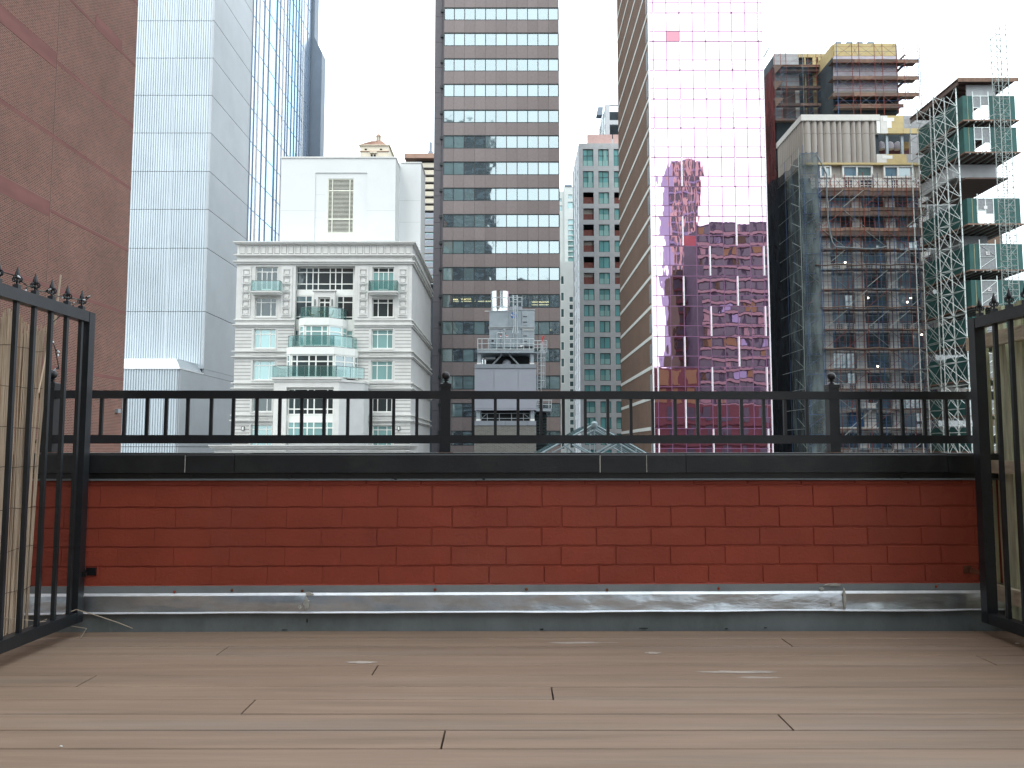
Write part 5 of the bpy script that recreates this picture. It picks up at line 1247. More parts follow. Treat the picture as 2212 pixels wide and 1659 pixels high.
# --- glass gable roof in front
gl_ = thing('glass_roof','steel framed glass gable roof rising just above the parapet right of centre','skylight',(5,54,GZ))
RYy = 50.0
gu = lambda z: (1850+z/4.424)*.6064
gv = lambda z: (1450+z/4.424)*.6064
def gp(x, y, Y=RYy): q = P(gu(x),gv(y),Y); return (q[0],Y,q[1])
ap = gp(1183,272); lb = gp(330,742); rb_ = gp(2016,742)
sl1 = (ap[2]-lb[2])/(ap[0]-lb[0]); sl2 = (ap[2]-rb_[2])/(rb_[0]-ap[0]); EX = 7.2
le = (ap[0]-EX,RYy,ap[2]-EX*sl1); re = (ap[0]+EX,RYy,ap[2]-EX*sl2)
BK = 11
def off(p, dy=0, dz=0): return (p[0],p[1]+dy,p[2]+dz)
for (p,q) in ((ap,le),(ap,re)):
    mb = MB(); mb.tube(p,q,.06,8); mb.build('top_chord','roof_steel',gl_,smooth=True)
    mb = MB(); mb.tube(off(p,0,-.34),off(q,0,-.34),.05,8); mb.build('lower_chord','roof_steel',gl_,smooth=True)
    for d in (1.8,3.6,5.4,7.2,9,BK):
        mb = MB(); mb.tube(off(p,d),off(q,d),.05,6); mb.build('rafter','roof_steel',gl_)
    for k in range(5):
        f = .03+k*.235; a_ = (p[0]+(q[0]-p[0])*f, RYy, p[2]+(q[2]-p[2])*f)
        mb = MB(); mb.tube(a_,off(a_,BK),.05,6); mb.build('purlin','roof_steel',gl_)
    n = MB(); 
for k in range(6):
    for sgn,(q) in ((-1,le),(1,re)):
        for j in range(4):
            f0,f1 = j/4+.01,(j+1)/4-.01; y0,y1 = RYy+1.8*k+.05,RYy+1.8*(k+1)-.05
            if y1 > RYy+BK: continue
            pa = lambda f: (ap[0]+(q[0]-ap[0])*f, ap[2]+(q[2]-ap[2])*f+.09)
            A_,B_ = pa(f0),pa(f1); g = MB(); g.add([(A_[0],y0,A_[1]),(B_[0],y0,B_[1]),(B_[0],y1,B_[1]),(A_[0],y1,A_[1]),(A_[0],y0,A_[1]+.02),(B_[0],y0,B_[1]+.02),(B_[0],y1,B_[1]+.02),(A_[0],y1,A_[1]+.02)],[(0,1,2,3),(4,5,6,7),(0,1,5,4),(1,2,6,5),(2,3,7,6),(3,0,4,7)]); g.build('roof_pane','roof_glass',gl_)
for p,q in (((1183,272),(1183,745)),((1112,330),(1112,745)),((755,590),(755,745)),((1610,590),(1610,745)),((520,690),(520,745)),((1840,640),(1840,745)),((830,590),(1115,745)),((1535,590),(1255,745)),((870,585),(1200,760)),((1200,330),(1380,440)),((700,590),(900,745)),((1440,590),(1200,730))):
    a_, b_ = gp(*p), gp(*q); t = .06 if abs(p[0]-q[0]) > 40 and p[1] > 500 else .045
    dd = Vector(b_)-Vector(a_); b2 = Vector(b_)+dd*(1.2 if q[1] > 700 else 0); mb = MB(); mb.tube(a_,b2,t,6); mb.build('strut','roof_steel',gl_)
mb = MB(); mb.lathe((ap[0],RYy-.02,ap[2]-.12),[(.12,-.12),(.2,0),(.2,.2),(.1,.3)],10); mb.build('ridge_node','roof_steel',gl_,smooth=True)
# ================================================================== CITY, right side
# --- pink mirror glass tower with brick flank
pk = thing('pink_glass_tower','tall tower with mirrored pink glass front, white fins and white banded brick flank','tower',(22,98,GZ))
KYp = 87.0; pxl, pxr = 15.39, 28.15
zk0 = ZZ(792.8,KYp); fh = (ZZ(28,KYp)-zk0)/12
box('body','brick_brown',pk,pxl,pxr-.03,KYp+.30,KYp+26,GZ,80)
box('glass_backing','dark_void',pk,pxl+.02,pxr-.05,KYp+.08,KYp+.28,GZ,80)
uw = (pxr-pxl)/785.0
L_ = [pxl+uw*(x-310) for x in (310,340,432,522,613,703,796,886,977,1068,1095)]
pcols = [L_[0],L_[2],L_[3],L_[4],L_[5],L_[6],L_[7],L_[8],L_[10]]
rk = random.Random(33)
kmin, kmax = -4, 14
for k in range(kmin,kmax+1):
    zb = zk0+fh*k; zm = zb+fh*.357
    for (z0,z1,short) in ((zb,zm,True),(zm,zb+fh,False)):
        for i in range(8):
            m = 'pink'
            if short and ((k == 11 and i == 1) or (k == 4 and i == 2)): m = 'pink_opaque'
            o = box('pane',m,pk,pcols[i]+.02,pcols[i+1]-.02,KYp,KYp+.03,z0+.02,z1-.02)
            o.rotation_euler = (rk.uniform(-.0016,.0016),0,rk.uniform(-.0028,.0028))
    A_ = (k-3) % 2 == 0
    for x in ((L_[1],L_[5],L_[9]) if A_ else (L_[3],L_[7])):
        box('fin','fin_white',pk,x-.055,x+.055,KYp-.22,KYp-.02,zb+.03,zb+fh-.03)
    box('mullion','mullion_plum',pk,pxl,pxr,KYp-.012,KYp+.05,zb-.045,zb+.045)
    box('mullion','mullion_plum',pk,pxl,pxr,KYp-.010,KYp+.05,zm-.040,zm+.040)
for x in L_[1:-1]: box('mullion','mullion_plum',pk,x-.038,x+.038,KYp-.008,KYp+.05,zk0+fh*kmin,zk0+fh*(kmax+1))
box('lower_glass','pink',pk,pxl,pxr,KYp,KYp+.05,GZ,zk0+fh*kmin)
box('edge_trim','fin_white',pk,pxr-.04,pxr+.07,KYp-.10,KYp+.2,GZ,80)
box('edge_trim','fin_white',pk,pxl-.08,pxl+.05,KYp-.10,KYp+.2,GZ,80)
box('flank_wall','brick_brown',pk,pxl-.05,pxl+.3,KYp+.2,KYp+25.5,GZ,80)
for k in range(-6,21):
    zb = zk0+fh*k
    box('brick_band','band_white',pk,pxl-.085,pxl-.0,KYp+.205,KYp+25.52,zb-.16,zb+.22)
    f = MB(); y0,y1 = KYp+.75,KYp+1.35; z0,z1 = zb+.55,zb+fh-.75
    f.bx(pxl-.075,pxl-.045,y0,y1,z0,z1); f.bx(pxl-.10,pxl-.076,y0-.05,y0+.02,z0,z1); f.bx(pxl-.10,pxl-.076,y1-.02,y1+.05,z0,z1); f.build('flank_window','mullion_silver',pk,(pxl,y0,z0))
    box('window_pane','pane_mid',pk,pxl-.09,pxl-.0755,y0+.03,y1-.03,z0+.05,z1-.05)

# --- building site ---------------------------------------------------
SY = 117.0   # facade plane
FYs = 115.0  # outer scaffold plane
sX = lambda u,v=600,Y=SY: XX(u,v,Y)
Auv = lambda x,y: (1637.3+x*.1827, 60.6+y*.1827)
Buv = lambda x,y: (1637.3+x*.1645, 333.5+y*.1645)
Cuv = lambda x,y: (1607+x*.3107, 485.1+y*.3107)
Duv = lambda x,y: (1910+x*.2376, 151.6+y*.2376)
Euv = lambda x,y: (1940.5+x*.2011, 394.2+y*.2011)
def q_(f, x, y, Y): u, v = f(x,y); a = P(u,v,Y); return a
def rectbox(name, m, parent, f, r, Y0, Y1):
    (xa_,za_) = q_(f,r[0],r[1],Y0); (xb_,zb_) = q_(f,r[2],r[3],Y0); xb_ = XX(f(r[2],r[1])[0],f(r[2],r[1])[1],Y0)
    return box(name,m,parent,xa_,xb_,Y0,Y1,zb_,za_)
cs = thing('unfinished_building','unfinished concrete building with fluted precast crown, rising behind scaffolding at right','building',(50,125,GZ))
bx0, bx1 = 46.0, 62.0
deckv = [408+43.2*k for k in range(14)]
box('core','interior_dark',cs,bx0+.2,bx1-.2,SY+4,SY+22,GZ,ZZ(356,SY))
box('net_backing','interior_dark',cs,43.3,60,131,152,GZ,ZZ(262,131))  # dark box added so bright sky does not leak through the flank net
piers = [sX(u,700) for u in (1786,1857,1930,2003)]
rc = random.Random(77)
for k in range(14):
    z1, z0 = ZZ(deckv[k]+2,SY), ZZ(deckv[k]+45.2,SY)
    box('floor_slab','precast',cs,bx0,bx1,SY-.1,SY+4,z1-.42,z1-.002)
    for i,x in enumerate(piers):
        box('pier','precast_light',cs,x-.72,x+.72,SY-.35,SY+.6,z0,z1-.43)
    for i in range(3):
        a, b_ = piers[i]+.73, piers[i+1]-.73; h = z1-.43-z0
        st = rc.random()
        zsill = z0+ (h*.36 if k in (3,6,9) else h*.08)
        if k in (3,6,9): 
            hs = []; 
            for q in range(2): xq = a+(b_-a)*(.12+.5*q+.1*rc.random()); hs.append((xq,xq+.9,z0+.12,zsill-.1))
            mb = MB(); wall_holes(mb,a,b_,z0,zsill,SY-.2,.3,hs); mb.build('spandrel','precast_light',cs)
            g = MB()
            for hq in hs:
                for t in (.33,.66): g.bx(hq[0]+(hq[1]-hq[0])*t-.03,hq[0]+(hq[1]-hq[0])*t+.03,SY-.12,SY-.06,hq[2],hq[3]); g.bx(hq[0],hq[1],SY-.115,SY-.065,hq[2]+(hq[3]-hq[2])*t-.03,hq[2]+(hq[3]-hq[2])*t+.03)
            g.build('grille','frame_white',cs,kind='stuff')
        fo = window(cs,a+.02,b_-.02,zsill+.02,z1-.45,SY+.2,(.27,.55) if st < .5 else (.62,),(.75,) if st < .3 else (),'steel',lambda p,q: 'window_blue' if rc.random()<.55 else ('interior_dark' if rc.random()<.6 else 'pane_mid'),.07,.1)
        if rc.random() < .35: box('ply_sheet','plywood' if rc.random()<.6 else 'green_ply',cs,a+.1,a+rc.uniform(.6,1.4),SY+.3,SY+.36,zsill+.03,z1-.8)
box('tarp','tarp_blue',cs,*[q_(Cuv,735,1290,SY-.4)[0],q_(Cuv,830,1290,SY-.4)[0]],SY-.42,SY-.38,q_(Cuv,735,1405,SY-.4)[1],q_(Cuv,735,1305,SY-.4)[1])
for r in ((838,1240,920,1285),(838,1292,920,1345),(838,1350,920,1415)): rectbox('white_panel','frame_white',cs,Cuv,r,SY-.6,SY-.5)
for r in ((560,1410,1300,1420),(690,1436,1300,1444)): rectbox('pale_rail','frame_white',cs,Cuv,r,SY-.9,SY-.8)
# ribbon of white framed windows and the beige band under it
rectbox('ribbon_wall','precast',cs,Buv,(560,120,2120,312),SY+.05,SY+1)
for r in ((800,158,957,312),(1095,156,1500,310),(1636,158,2032,314)):
    (a,z1) = q_(Buv,r[0],r[1],SY-.1); (b_,z0) = q_(Buv,r[2],r[3],SY-.1)
    window(cs,a,b_,z0,z1,SY+.02,(.48,),(),'frame_white',lambda p,q:'window_blue' if q==0 and p==0 else 'pane_mid',.24,.45)
mb = MB(); a,z1 = q_(Buv,690,312,SY-.2); b_,z0 = q_(Buv,2110,448,SY-.2)
hs = []
for r in ((1148,338,1240,445),(1345,338,1500,445),(1752,338,1842,445),(1905,340,1945,450)):
    p = q_(Buv,r[0],r[1],SY-.2); q = q_(Buv,r[2],r[3],SY-.2); hs.append((p[0],q[0],q[1],p[1]))
wall_holes(mb,a,b_,z0,z1,SY-.2,.25,hs); mb.build('beige_band','precast_light',cs)
g = MB()
for hq in hs:
    for t in (.33,.66): g.bx(hq[0]+(hq[1]-hq[0])*t-.05,hq[0]+(hq[1]-hq[0])*t+.05,SY-.16,SY-.08,hq[2],hq[3]); g.bx(hq[0],hq[1],SY-.155,SY-.085,hq[2]+(hq[3]-hq[2])*t-.04,hq[2]+(hq[3]-hq[2])*t+.04)
g.build('grille','frame_white',cs,kind='stuff')
box('band_backing','interior_dark',cs,a,b_,SY+.06,SY+.5,z0,z1)
# fluted precast crown
PYf = SY-.6
fx = [520,550,640,715,785,875,945,1005,1110,1170,1240,1335,1402]
zt1_, zb1_ = q_(Auv,900,1100,PYf)[1], q_(Auv,900,1592,PYf)[1]
for i in range(len(fx)-1):
    xa_, xb_ = q_(Auv,fx[i],1350,PYf)[0], q_(Auv,fx[i+1],1350,PYf)[0]
    mb = MB(); n = 8; pr = []
    for j in range(n+1): t = j/n; pr.append((xa_+.02+(xb_-xa_-.04)*t, PYf+.42*(1-math.sin(math.pi*t)**.7)*1.0-.1))
    for (zl_,zh_) in ((zb1_,zb1_+(zt1_-zb1_)*.70-.02),(zb1_+(zt1_-zb1_)*.70+.02,zt1_)):
        mb.add([(x,y,z) for z in (zl_,zh_) for x,y in pr],[(j,j+1,n+2+j,n+1+j) for j in range(n)])
    mb.build('fluted_panel','precast',cs,smooth=True)
xl_, xr_ = q_(Auv,520,1350,PYf)[0], q_(Auv,1445,1350,PYf)[0]
box('crown_core','interior_dark',cs,xl_+.35,xr_,PYf+.5,PYf+11,zb1_,q_(Auv,900,1035,PYf)[1]-.1)
box('crown_cap','precast_light',cs,xl_-.1,xr_,PYf-.25,PYf+11.2,q_(Auv,900,1100,PYf)[1]+.002,q_(Auv,900,1030,PYf)[1])
box('crown_trim','frame_white',cs,q_(Auv,1404,1350,PYf)[0],xr_,PYf-.2,PYf+.4,q_(Auv,900,1250,PYf)[1],q_(Auv,900,1101,PYf)[1])
for i in range(13):
    y0 = PYf+.3+i*.82; mb = MB(); n = 6; pr = [(xl_+.32*(1-math.sin(math.pi*j/n)**.7)-.06, y0+.82*j/n) for j in range(n+1)]
    mb.add([(x,y,z) for z in (zb1_,zt1_) for x,y in pr],[(j,j+1,n+2+j,n+1+j) for j in range(n)]); mb.build('fluted_panel','precast',cs,smooth=True)
box('soffit','sheath_yellow',cs,xl_+.1,XX(2001,350,SY),PYf-.1,PYf+11,zb1_-.32,zb1_-.01)
# block work and yellow sheathing to the right of the flutes
for r,m in (((1447,1035,1530,1245),'precast_light'),((1530,1035,1720,1245),'sheath_yellow'),((1720,1035,2150,1245),'cmu'),((1402,1490,1520,1606),'precast_light'),((1520,1490,1757,1606),'sheath_yellow'),((1757,1490,2150,1606),'cmu'),((1800,1262,1882,1489),'cmu')):
    rectbox('wall_patch',m,cs,Auv,r,PYf-.02,PYf+.5)
for r in ((1480,1060,1610,1100),(1520,1100,1580,1180),(1470,1505,1590,1545)): rectbox('patch_white','frame_white',cs,Auv,r,PYf-.06,PYf-.025)
rectbox('patch_yellow','sheath_yellow',cs,Auv,(1720,1185,2050,1246),PYf-.06,PYf-.025)
for i in range(9):
    for j in range(3):
        if rc.random() < .8: rectbox('block','cmu',cs,Auv,(1724+i*47+(j%2)*20,1040+j*46,1768+i*47+(j%2)*20,1083+j*46),PYf-.045,PYf-.022)
rectbox('opening_floor','interior_dark',cs,Auv,(1402,1246,2150,1489),PYf+5,PYf+5.2)
for x_ in (1510,1690): rectbox('steel_post','steel',cs,Auv,(x_,1262,x_+28,1489),PYf+.6,PYf+1)
rectbox('inner_wall','brick_red',cs,Auv,(1402,1420,1790,1489),PYf+3,PYf+3.3)
for i,x_ in enumerate((1425,1530,1620)):
    p = q_(Auv,x_+40,1430,PYf+2); mb = MB(); mb.lathe((p[0],PYf+2.2,p[1]),[(.55,0),(.6,.4),(.45,1.0),(.1,1.25)],10); mb.build('covered_unit','wrap',cs,smooth=True)
rectbox('wood_stack','plywood',cs,Auv,(1715,1345,1785,1420),PYf+2,PYf+3)
# right hand rear part, behind the lattice
box('rear_wing','precast',cs,bx1+.01,bx1+10,SY+10,SY+20,GZ,ZZ(395,SY+10))
for k in range(0,13):
    z1 = ZZ(404+46*k,SY+9); box('rear_slab','concrete',cs,bx1-.6,bx1+10,SY+4.5,SY+10,z1-.9,z1)
    if k % 2: box('rear_board','plywood',cs,bx1+.3,bx1+2.0,SY+6,SY+6.1,z1-2.2,z1-.92)

# --- scaffold in front of the unfinished building
sf = thing('facade_scaffold','tall red and blue tube scaffold with plank decks wrapping the unfinished facade','scaffold',(50,115,GZ))
fx0, fx1 = sX(1733,500,FYs), sX(2012,700,FYs)
ztops = ZZ(386,FYs)
n_std = 26
rs2 = random.Random(4)
for i in range(n_std+1):
    x = fx0+(fx1-fx0)*i/n_std
    main = i % 3 == 1
    m = 'scaf_blue' if (i % 5 in (1,4) or i < 2) else 'scaf_red'
    for yy in ((FYs,FYs+1.3) if main or i == 0 else (FYs,)):
        r = .055 if main else .032
        mb = MB(); mb.tube((x,yy,GZ),(x,yy,ztops+rs2.uniform(0,1.2)*(1 if i > 2 else 5)),r,5); mb.build('pole',m,sf)
for k in range(14):
    z = ZZ(deckv[k],FYs)
    nseg = 4
    for s_ in range(nseg):
        a = fx0+1.9+(fx1-fx0-1.9)*s_/nseg; b_ = fx0+1.9+(fx1-fx0-1.9)*(s_+1)/nseg
        big = k in (0,1,2)
        dz_ = rs2.uniform(-.06,.06)
        mb = MB(); mb.bx(a,b_-.02,FYs+.1,FYs+1.4,z-.12+dz_,z-.04+dz_); mb.build('deck_plank','plank',sf)
        mb = MB(); mb.bx(a,b_-.02,FYs+.02,FYs+.06,z-(.26 if big else .14)+dz_,z+(.22 if big else .05)+dz_); mb.build('toe_board',('plank_edge' if rs2.random()<.8 else 'plank') if big else rs2.choice(('plank','plank','plank_edge','scaf_grey')),sf)
        if big: mb = MB(); mb.bx(a,b_-.02,FYs+.1,FYs+1.3,z-.95,z-.27); mb.build('deck_joist','plank',sf)
    for dz_,m in ((.55,'scaf_red' if k < 3 else 'scaf_blue'),(1.05,'scaf_red' if k%3 else 'scaf_blue'),(1.9,'scaf_grey')):
        mb = MB(); mb.tube((fx0,FYs-.05,z+dz_),(fx1,FYs-.05,z+dz_),.025,4); mb.build('guard_tube',m,sf)
    for i in range(6):
        a = fx0+(fx1-fx0)*(i/6); b_ = fx0+(fx1-fx0)*((i+1)/6); 
        if rs2.random() < .85:
            zz0,zz1 = z-2.7,z-.2
            if rs2.random() < .3: a,b_ = b_,a
            mb = MB(); mb.tube((a,FYs-.08,zz0),(b_,FYs-.08,zz1),.035,4); mb.build('brace','alu_dull' if rs2.random()<.6 else 'scaf_red',sf)
        if rs2.random() < .5:
            mb = MB(); mb.tube((b_,FYs+.5,z-2.7),(a,FYs+.5,z-.2),.03,4); mb.build('brace','scaf_blue' if rs2.random()<.5 else 'scaf_red',sf)
# top guard frames
for i in range(1,n_std,2):
    x = fx0+(fx1-fx0)*i/n_std; z = ZZ(408,FYs)
    mb = MB(); mb.tube((x,FYs-.1,z+.2),(x+1.1,FYs-.1,z+1.6),.025,4); mb.tube((x,FYs-.1,z+1.6),(x+1.1,FYs-.1,z+.2),.025,4); mb.build('cross_brace','scaf_red',sf)
# net: flank
def netsheet(name, m, parent, p, q, z0, z1a, z1b, nx=14, nz_=24, amp=.25, seed=0, sag=.3):
    mb = MB(); vs = []
    d = Vector((q[0]-p[0],q[1]-p[1],0)); nrm = Vector((d.y,-d.x,0)).normalized()
    for i in range(nx+1):
        for j in range(nz_+1):
            f, g = i/nx, j/nz_; x = p[0]+d.x*f; y = p[1]+d.y*f; zt = z1a+(z1b-z1a)*f-sag*math.sin(math.pi*((f*3)%1)); z = z0+(zt-z0)*g
            w_ = amp*noise.noise(Vector((x*.5+seed,y*.5,z*.3)))+amp*.4*noise.noise(Vector((x*1.7,y*1.7+seed,z*.9)))
            vs.append((x+nrm.x*w_,y+nrm.y*w_,z))
    mb.add(vs,[(i*(nz_+1)+j,(i+1)*(nz_+1)+j,(i+1)*(nz_+1)+j+1,i*(nz_+1)+j+1) for i in range(nx) for j in range(nz_)])
    return mb.build(name,m,parent,smooth=True)
nz1 = ZZ(333,FYs)
netsheet('debris_net','net_grey',sf,(fx0-.15,FYs+5.5),(fx0-.15,FYs-.2),GZ,nz1-.6,nz1,10,60,.22,1)
netsheet('debris_net','net_shaded',sf,(fx0-.2,FYs+26),(fx0-.2,FYs+5.5),GZ,nz1+2,nz1-.6,14,50,.3,2)
netsheet('debris_net','net_grey',sf,(fx0-.15,FYs-.2),(sX(1768,400,FYs),FYs-.2),GZ,nz1+.2,nz1+.4,6,60,.2,3)
netsheet('debris_net','net_shade_veil',sf,(sX(1768,400,FYs)+.02,FYs-.22),(fx1+.3,FYs-.22),GZ,ZZ(528,FYs),ZZ(560,FYs),20,40,.25,4,.8)  # thin dark sheet added to shade the lower front
netsheet('debris_net','net_red',sf,(fx1+.3,FYs-.2),(fx1+.3,FYs+3),GZ,ZZ(548,FYs),ZZ(548,FYs),4,30,.2,6) 
for k in range(-1,14):
    z = ZZ(365+43.2*k,FYs)
    mb = MB(); mb.tube((fx0-.35,FYs+9,z-.0),(fx0-.35,FYs-.3,z),.03,4); mb.build('net_tube','alu_dull',sf)
    mb = MB(); mb.tube((fx0-.35,FYs+3.2,z-1.2),(fx0-.35,FYs-.3,z-2.8),.028,4); mb.build('net_brace','alu_dull',sf)
    x5 = sX(1766,400,FYs); mb = MB(); mb.tube((fx0,FYs-.4,z-.8),(x5,FYs-.4,z-.8),.028,4); mb.tube((fx0+.1,FYs-.4,z-2.6),(x5,FYs-.4,z-.9),.02,4); mb.build('net_frame','scaf_blue',sf)
for yy in (FYs-.3,FYs+2.6,FYs+5.6):
    mb = MB(); mb.tube((fx0-.35,yy,GZ),(fx0-.35,yy,nz1+.8),.035,5); mb.build('pole','scaf_blue' if yy > FYs else 'alu_dull',sf)
for x in (fx0+.3, sX(1766,400,FYs)):
    mb = MB(); mb.tube((x,FYs-.4,GZ),(x,FYs-.4,nz1+1.2),.04,5); mb.build('pole','scaf_blue',sf)
# rolled dark net hanging across
rl = []
for (x,y) in ((770,0),(850,150),(900,260),(900,420),(905,560),(915,700),(920,860),(940,1000),(975,1150),(1020,1215),(1200,1225),(1350,1235),(1480,1245),(1620,1225),(1700,1210)):
    p = q_(Buv,x,y,FYs-.35); rl.append((p[0],FYs-.35,p[1]))
mb = MB(); mb.path(rl,.11,6); mb.build('rolled_net','scaf_grey',sf)
for dv,u0 in ((573,1760),(664,1770),(753,1775)):
    pts = [(sX(u0+i*12,dv,FYs),FYs-.3,ZZ(dv+1.5*math.sin(i*1.1),FYs)) for i in range(22)]; mb = MB(); mb.path(pts,.10,5); mb.build('rolled_net','plank',sf)
# work lamps
lamps = [(862,510),(1160,511),(1136,539),(1301,502),(1314,727),(1440,727),(1236,765),(930,986),(704,262)]
names = ['lower of two lit lamps close together, left one on the third deck line','brightest lit lamp beside the second pier under the fifth deck','lit lamp just below and left of its brighter neighbour by the second pier','lit lamp at the far right scaffold corner above the railing','lit lamp at the scaffold corner one deck lower than its neighbour above','lit lamp hanging among the aluminium lattice uprights','lit lamp low at right between the last two scaffold poles','lowest lit lamp in the scaffold, just above the railing ball','highest lit lamp, near the left end of the scaffold']
for n_i,(x,y) in enumerate(lamps):
    u,v = Cuv(x,y); YL = FYs+.9 if n_i != 5 else FYs-2; p = P(u,v,YL)
    lp = thing('work_lamp',names[n_i],'lamp',(p[0],YL,p[1]),'work lamps hung in the facade scaffold')
    m_ = MB(); m_.lathe((p[0],YL,p[1]),[(.03,-.12),(.13,-.06),(.15,0),(.10,.09),(.03,.12)],8); m_.build('bulb','work_lamp',lp,smooth=True)
    m_ = MB(); m_.lathe((p[0],YL,p[1]+.12),[(.05,0),(.05,.14),(.02,.2)],6); m_.build('holder','dark_void',lp)

# --- rear block with its own scaffold, above the crown
rb2 = thing('rear_block','unfinished upper block in yellow sheathing and plastic wrap above the fluted crown','building',(50,132,GZ))
R2 = 122.0
def rb(name,m,r,Y0,Y1): return rectbox(name,m,rb2,Auv,r,Y0,Y1)
rb('yellow_panel','sheath_yellow',(902,183,1140,330),R2,R2+.4); rb('yellow_panel','sheath_yellow',(1143,183,1380,330),R2,R2+.4); rb('yellow_panel','sheath_yellow',(1383,183,1625,330),R2,R2+.4)
for i,(a,b_) in enumerate(((925,985),(1050,1120),(1175,1240),(1300,1370))): rb('roof_box','slab_blue',(a,162,b_,182),R2+.2,R2+2)
for (y0,y1) in ((332,400),(402,560),(562,740)):
    for (a,b_) in ((895,1270),(1272,1640)): rb('wrap_sheet','wrap',(a,y0,b_,y1),R2-.05,R2+.3)
rb('upper_body','interior_dark',(905,190,1640,1000),R2+.45,R2+10)
rb('lower_wall','plank',(905,742,1560,905),R2+.6,R2+.9); rb('lower_band','precast',(905,742,1640,790),R2-.02,R2+.3); rb('lower_soffit','plank',(905,905,1610,1040),R2+.8,R2+1)
xside = q_(Auv,900,500,R2)[0]
for k,(m) in enumerate(('sheath_yellow','wrap','wrap')):
    z1,z0 = q_(Auv,900,(183,332,560)[k],R2)[1], q_(Auv,900,(332,560,1040)[k],R2)[1]
    box('flank_wall','sheath_yellow' if k == 0 else 'interior_dark',rb2,xside-.05,xside+.2,R2+.45,R2+9,z0,z1)
R1y = 129.0
rb('grey_panel','cmu',(192,300,330,1095),R1y,R1y+.5); rb('grey_panel','cmu',(332,300,478,1095),R1y+.02,R1y+.5)
for (a,b_) in ((548,562),(645,690),(712,800)):
    rb('yellow_panel','sheath_yellow',(a,320 if a != 712 else 335,b_,1095),R1y-.1,R1y+.5)
rb('dark_slot','interior_dark',(562,350,645,1100),R1y+.2,R1y+.4); rb('dark_wall','interior_dark',(478,310,900,1100),R1y+.45,R1y+.9); rb('lintel','sheath_yellow',(480,310,800,345),R1y-.12,R1y+.3)
rb('brown_panel','plank',(290,720,440,1060),R1y-.08,R1y-.01); rb('white_strip','precast_light',(440,720,485,1060),R1y-.06,R1y+.1)
rb('body','interior_dark',(195,305,900,1400),R1y+.92,R1y+10)
# scaffold round it
sc2 = thing('upper_scaffold','rusty tube scaffold with plank decks around the yellow upper block','scaffold',(50,127,30))
SYu = R2-1.4; SYl = R1y-1.6
def pole(x,y0,y1,Y,m='scaf_red',r=.05):
    a = q_(Auv,x,y0,Y); b_ = q_(Auv,x,y1,Y); mb = MB(); mb.tube((a[0],Y,b_[1]),(a[0],Y,a[1]),r,5); mb.build('pole',m,sc2)
for i,x in enumerate((922,1105,1185,1370,1460,1630,1720)): pole(x,85 if i in (0,2,4) else 180,1030,SYu,'scaf_blue' if i < 1 else 'scaf_red')
for x in (188,265,325,520,585,680,745,812): pole(x,(250,300,218,150,225,150,300,210)[(188,265,325,520,585,680,745,812).index(x)],1090,SYl,'scaf_red' if x != 520 else 'scaf_grey')
def deck(x0,x1,y,Y,th=.4,dep=1.3,m='plank'):
    a = q_(Auv,x0,y,Y); b_ = q_(Auv,x1,y,Y); n = max(1,int((b_[0]-a[0])/3.2))
    for i in range(n):
        p,q = a[0]+(b_[0]-a[0])*i/n, a[0]+(b_[0]-a[0])*(i+1)/n-.02
        mb = MB(); mb.bx(p,q,Y+.06,Y+dep,a[1]-.1,a[1]-.02); mb.build('deck_plank',m,sc2)
        mb = MB(); mb.bx(p,q,Y,Y+.05,a[1]-th,a[1]+.12); mb.build('toe_board','plank_edge' if i % 2 else 'plank',sc2)
for y in (375,575,770,905): deck(885 if y < 900 else 940,1905 if y < 900 else 1725,y,SYu,.5,2.0)
for y in (440,690,895,1072): deck(215,800,y,SYl,.3)
deck(225,740,488,SYl+.4,.3)
rr2 = random.Random(8)
for y0 in (200,385,585,785):
    for (xa_,xb_) in ((922,1105),(1105,1185),(1185,1370),(1370,1460),(1460,1630)):
        for (p,q) in (((xa_,y0),(xb_,y0+130)),((xb_,y0),(xa_,y0+130))):
            a = q_(Auv,*p,SYu-.05); b_ = q_(Auv,*q,SYu-.05); mb = MB(); mb.tube((a[0],SYu-.05,a[1]),(b_[0],SYu-.05,b_[1]),.022,4); mb.build('brace','scaf_grey' if rr2.random()<.5 else 'scaf_red',sc2)
    for dy in (20,75,130):
        a = q_(Auv,905,y0+dy,SYu-.06); b_ = q_(Auv,1720,y0+dy,SYu-.06); mb = MB(); mb.tube((a[0],SYu-.06,a[1]),(b_[0],SYu-.06,a[1]),.022,4); mb.build('guard_tube','scaf_red' if dy != 75 else 'scaf_blue',sc2)
for y0 in (330,520,730,920):
    for dy in (0,60,110):
        a = q_(Auv,190,y0+dy,SYl-.06); b_ = q_(Auv,800,y0+dy,SYl-.06); mb = MB(); mb.tube((a[0],SYl-.06,a[1]),(b_[0],SYl-.06,a[1]),.022,4); mb.build('guard_tube','scaf_red',sc2)
    for (xa_,xb_) in ((190,325),(325,520),(585,745)):
        a = q_(Auv,xa_,y0+110,SYl-.06); b_ = q_(Auv,xb_,y0,SYl-.06); mb = MB(); mb.tube((a[0],SYl-.06,a[1]),(b_[0],SYl-.06,b_[1]),.022,4); mb.build('brace','scaf_grey',sc2)
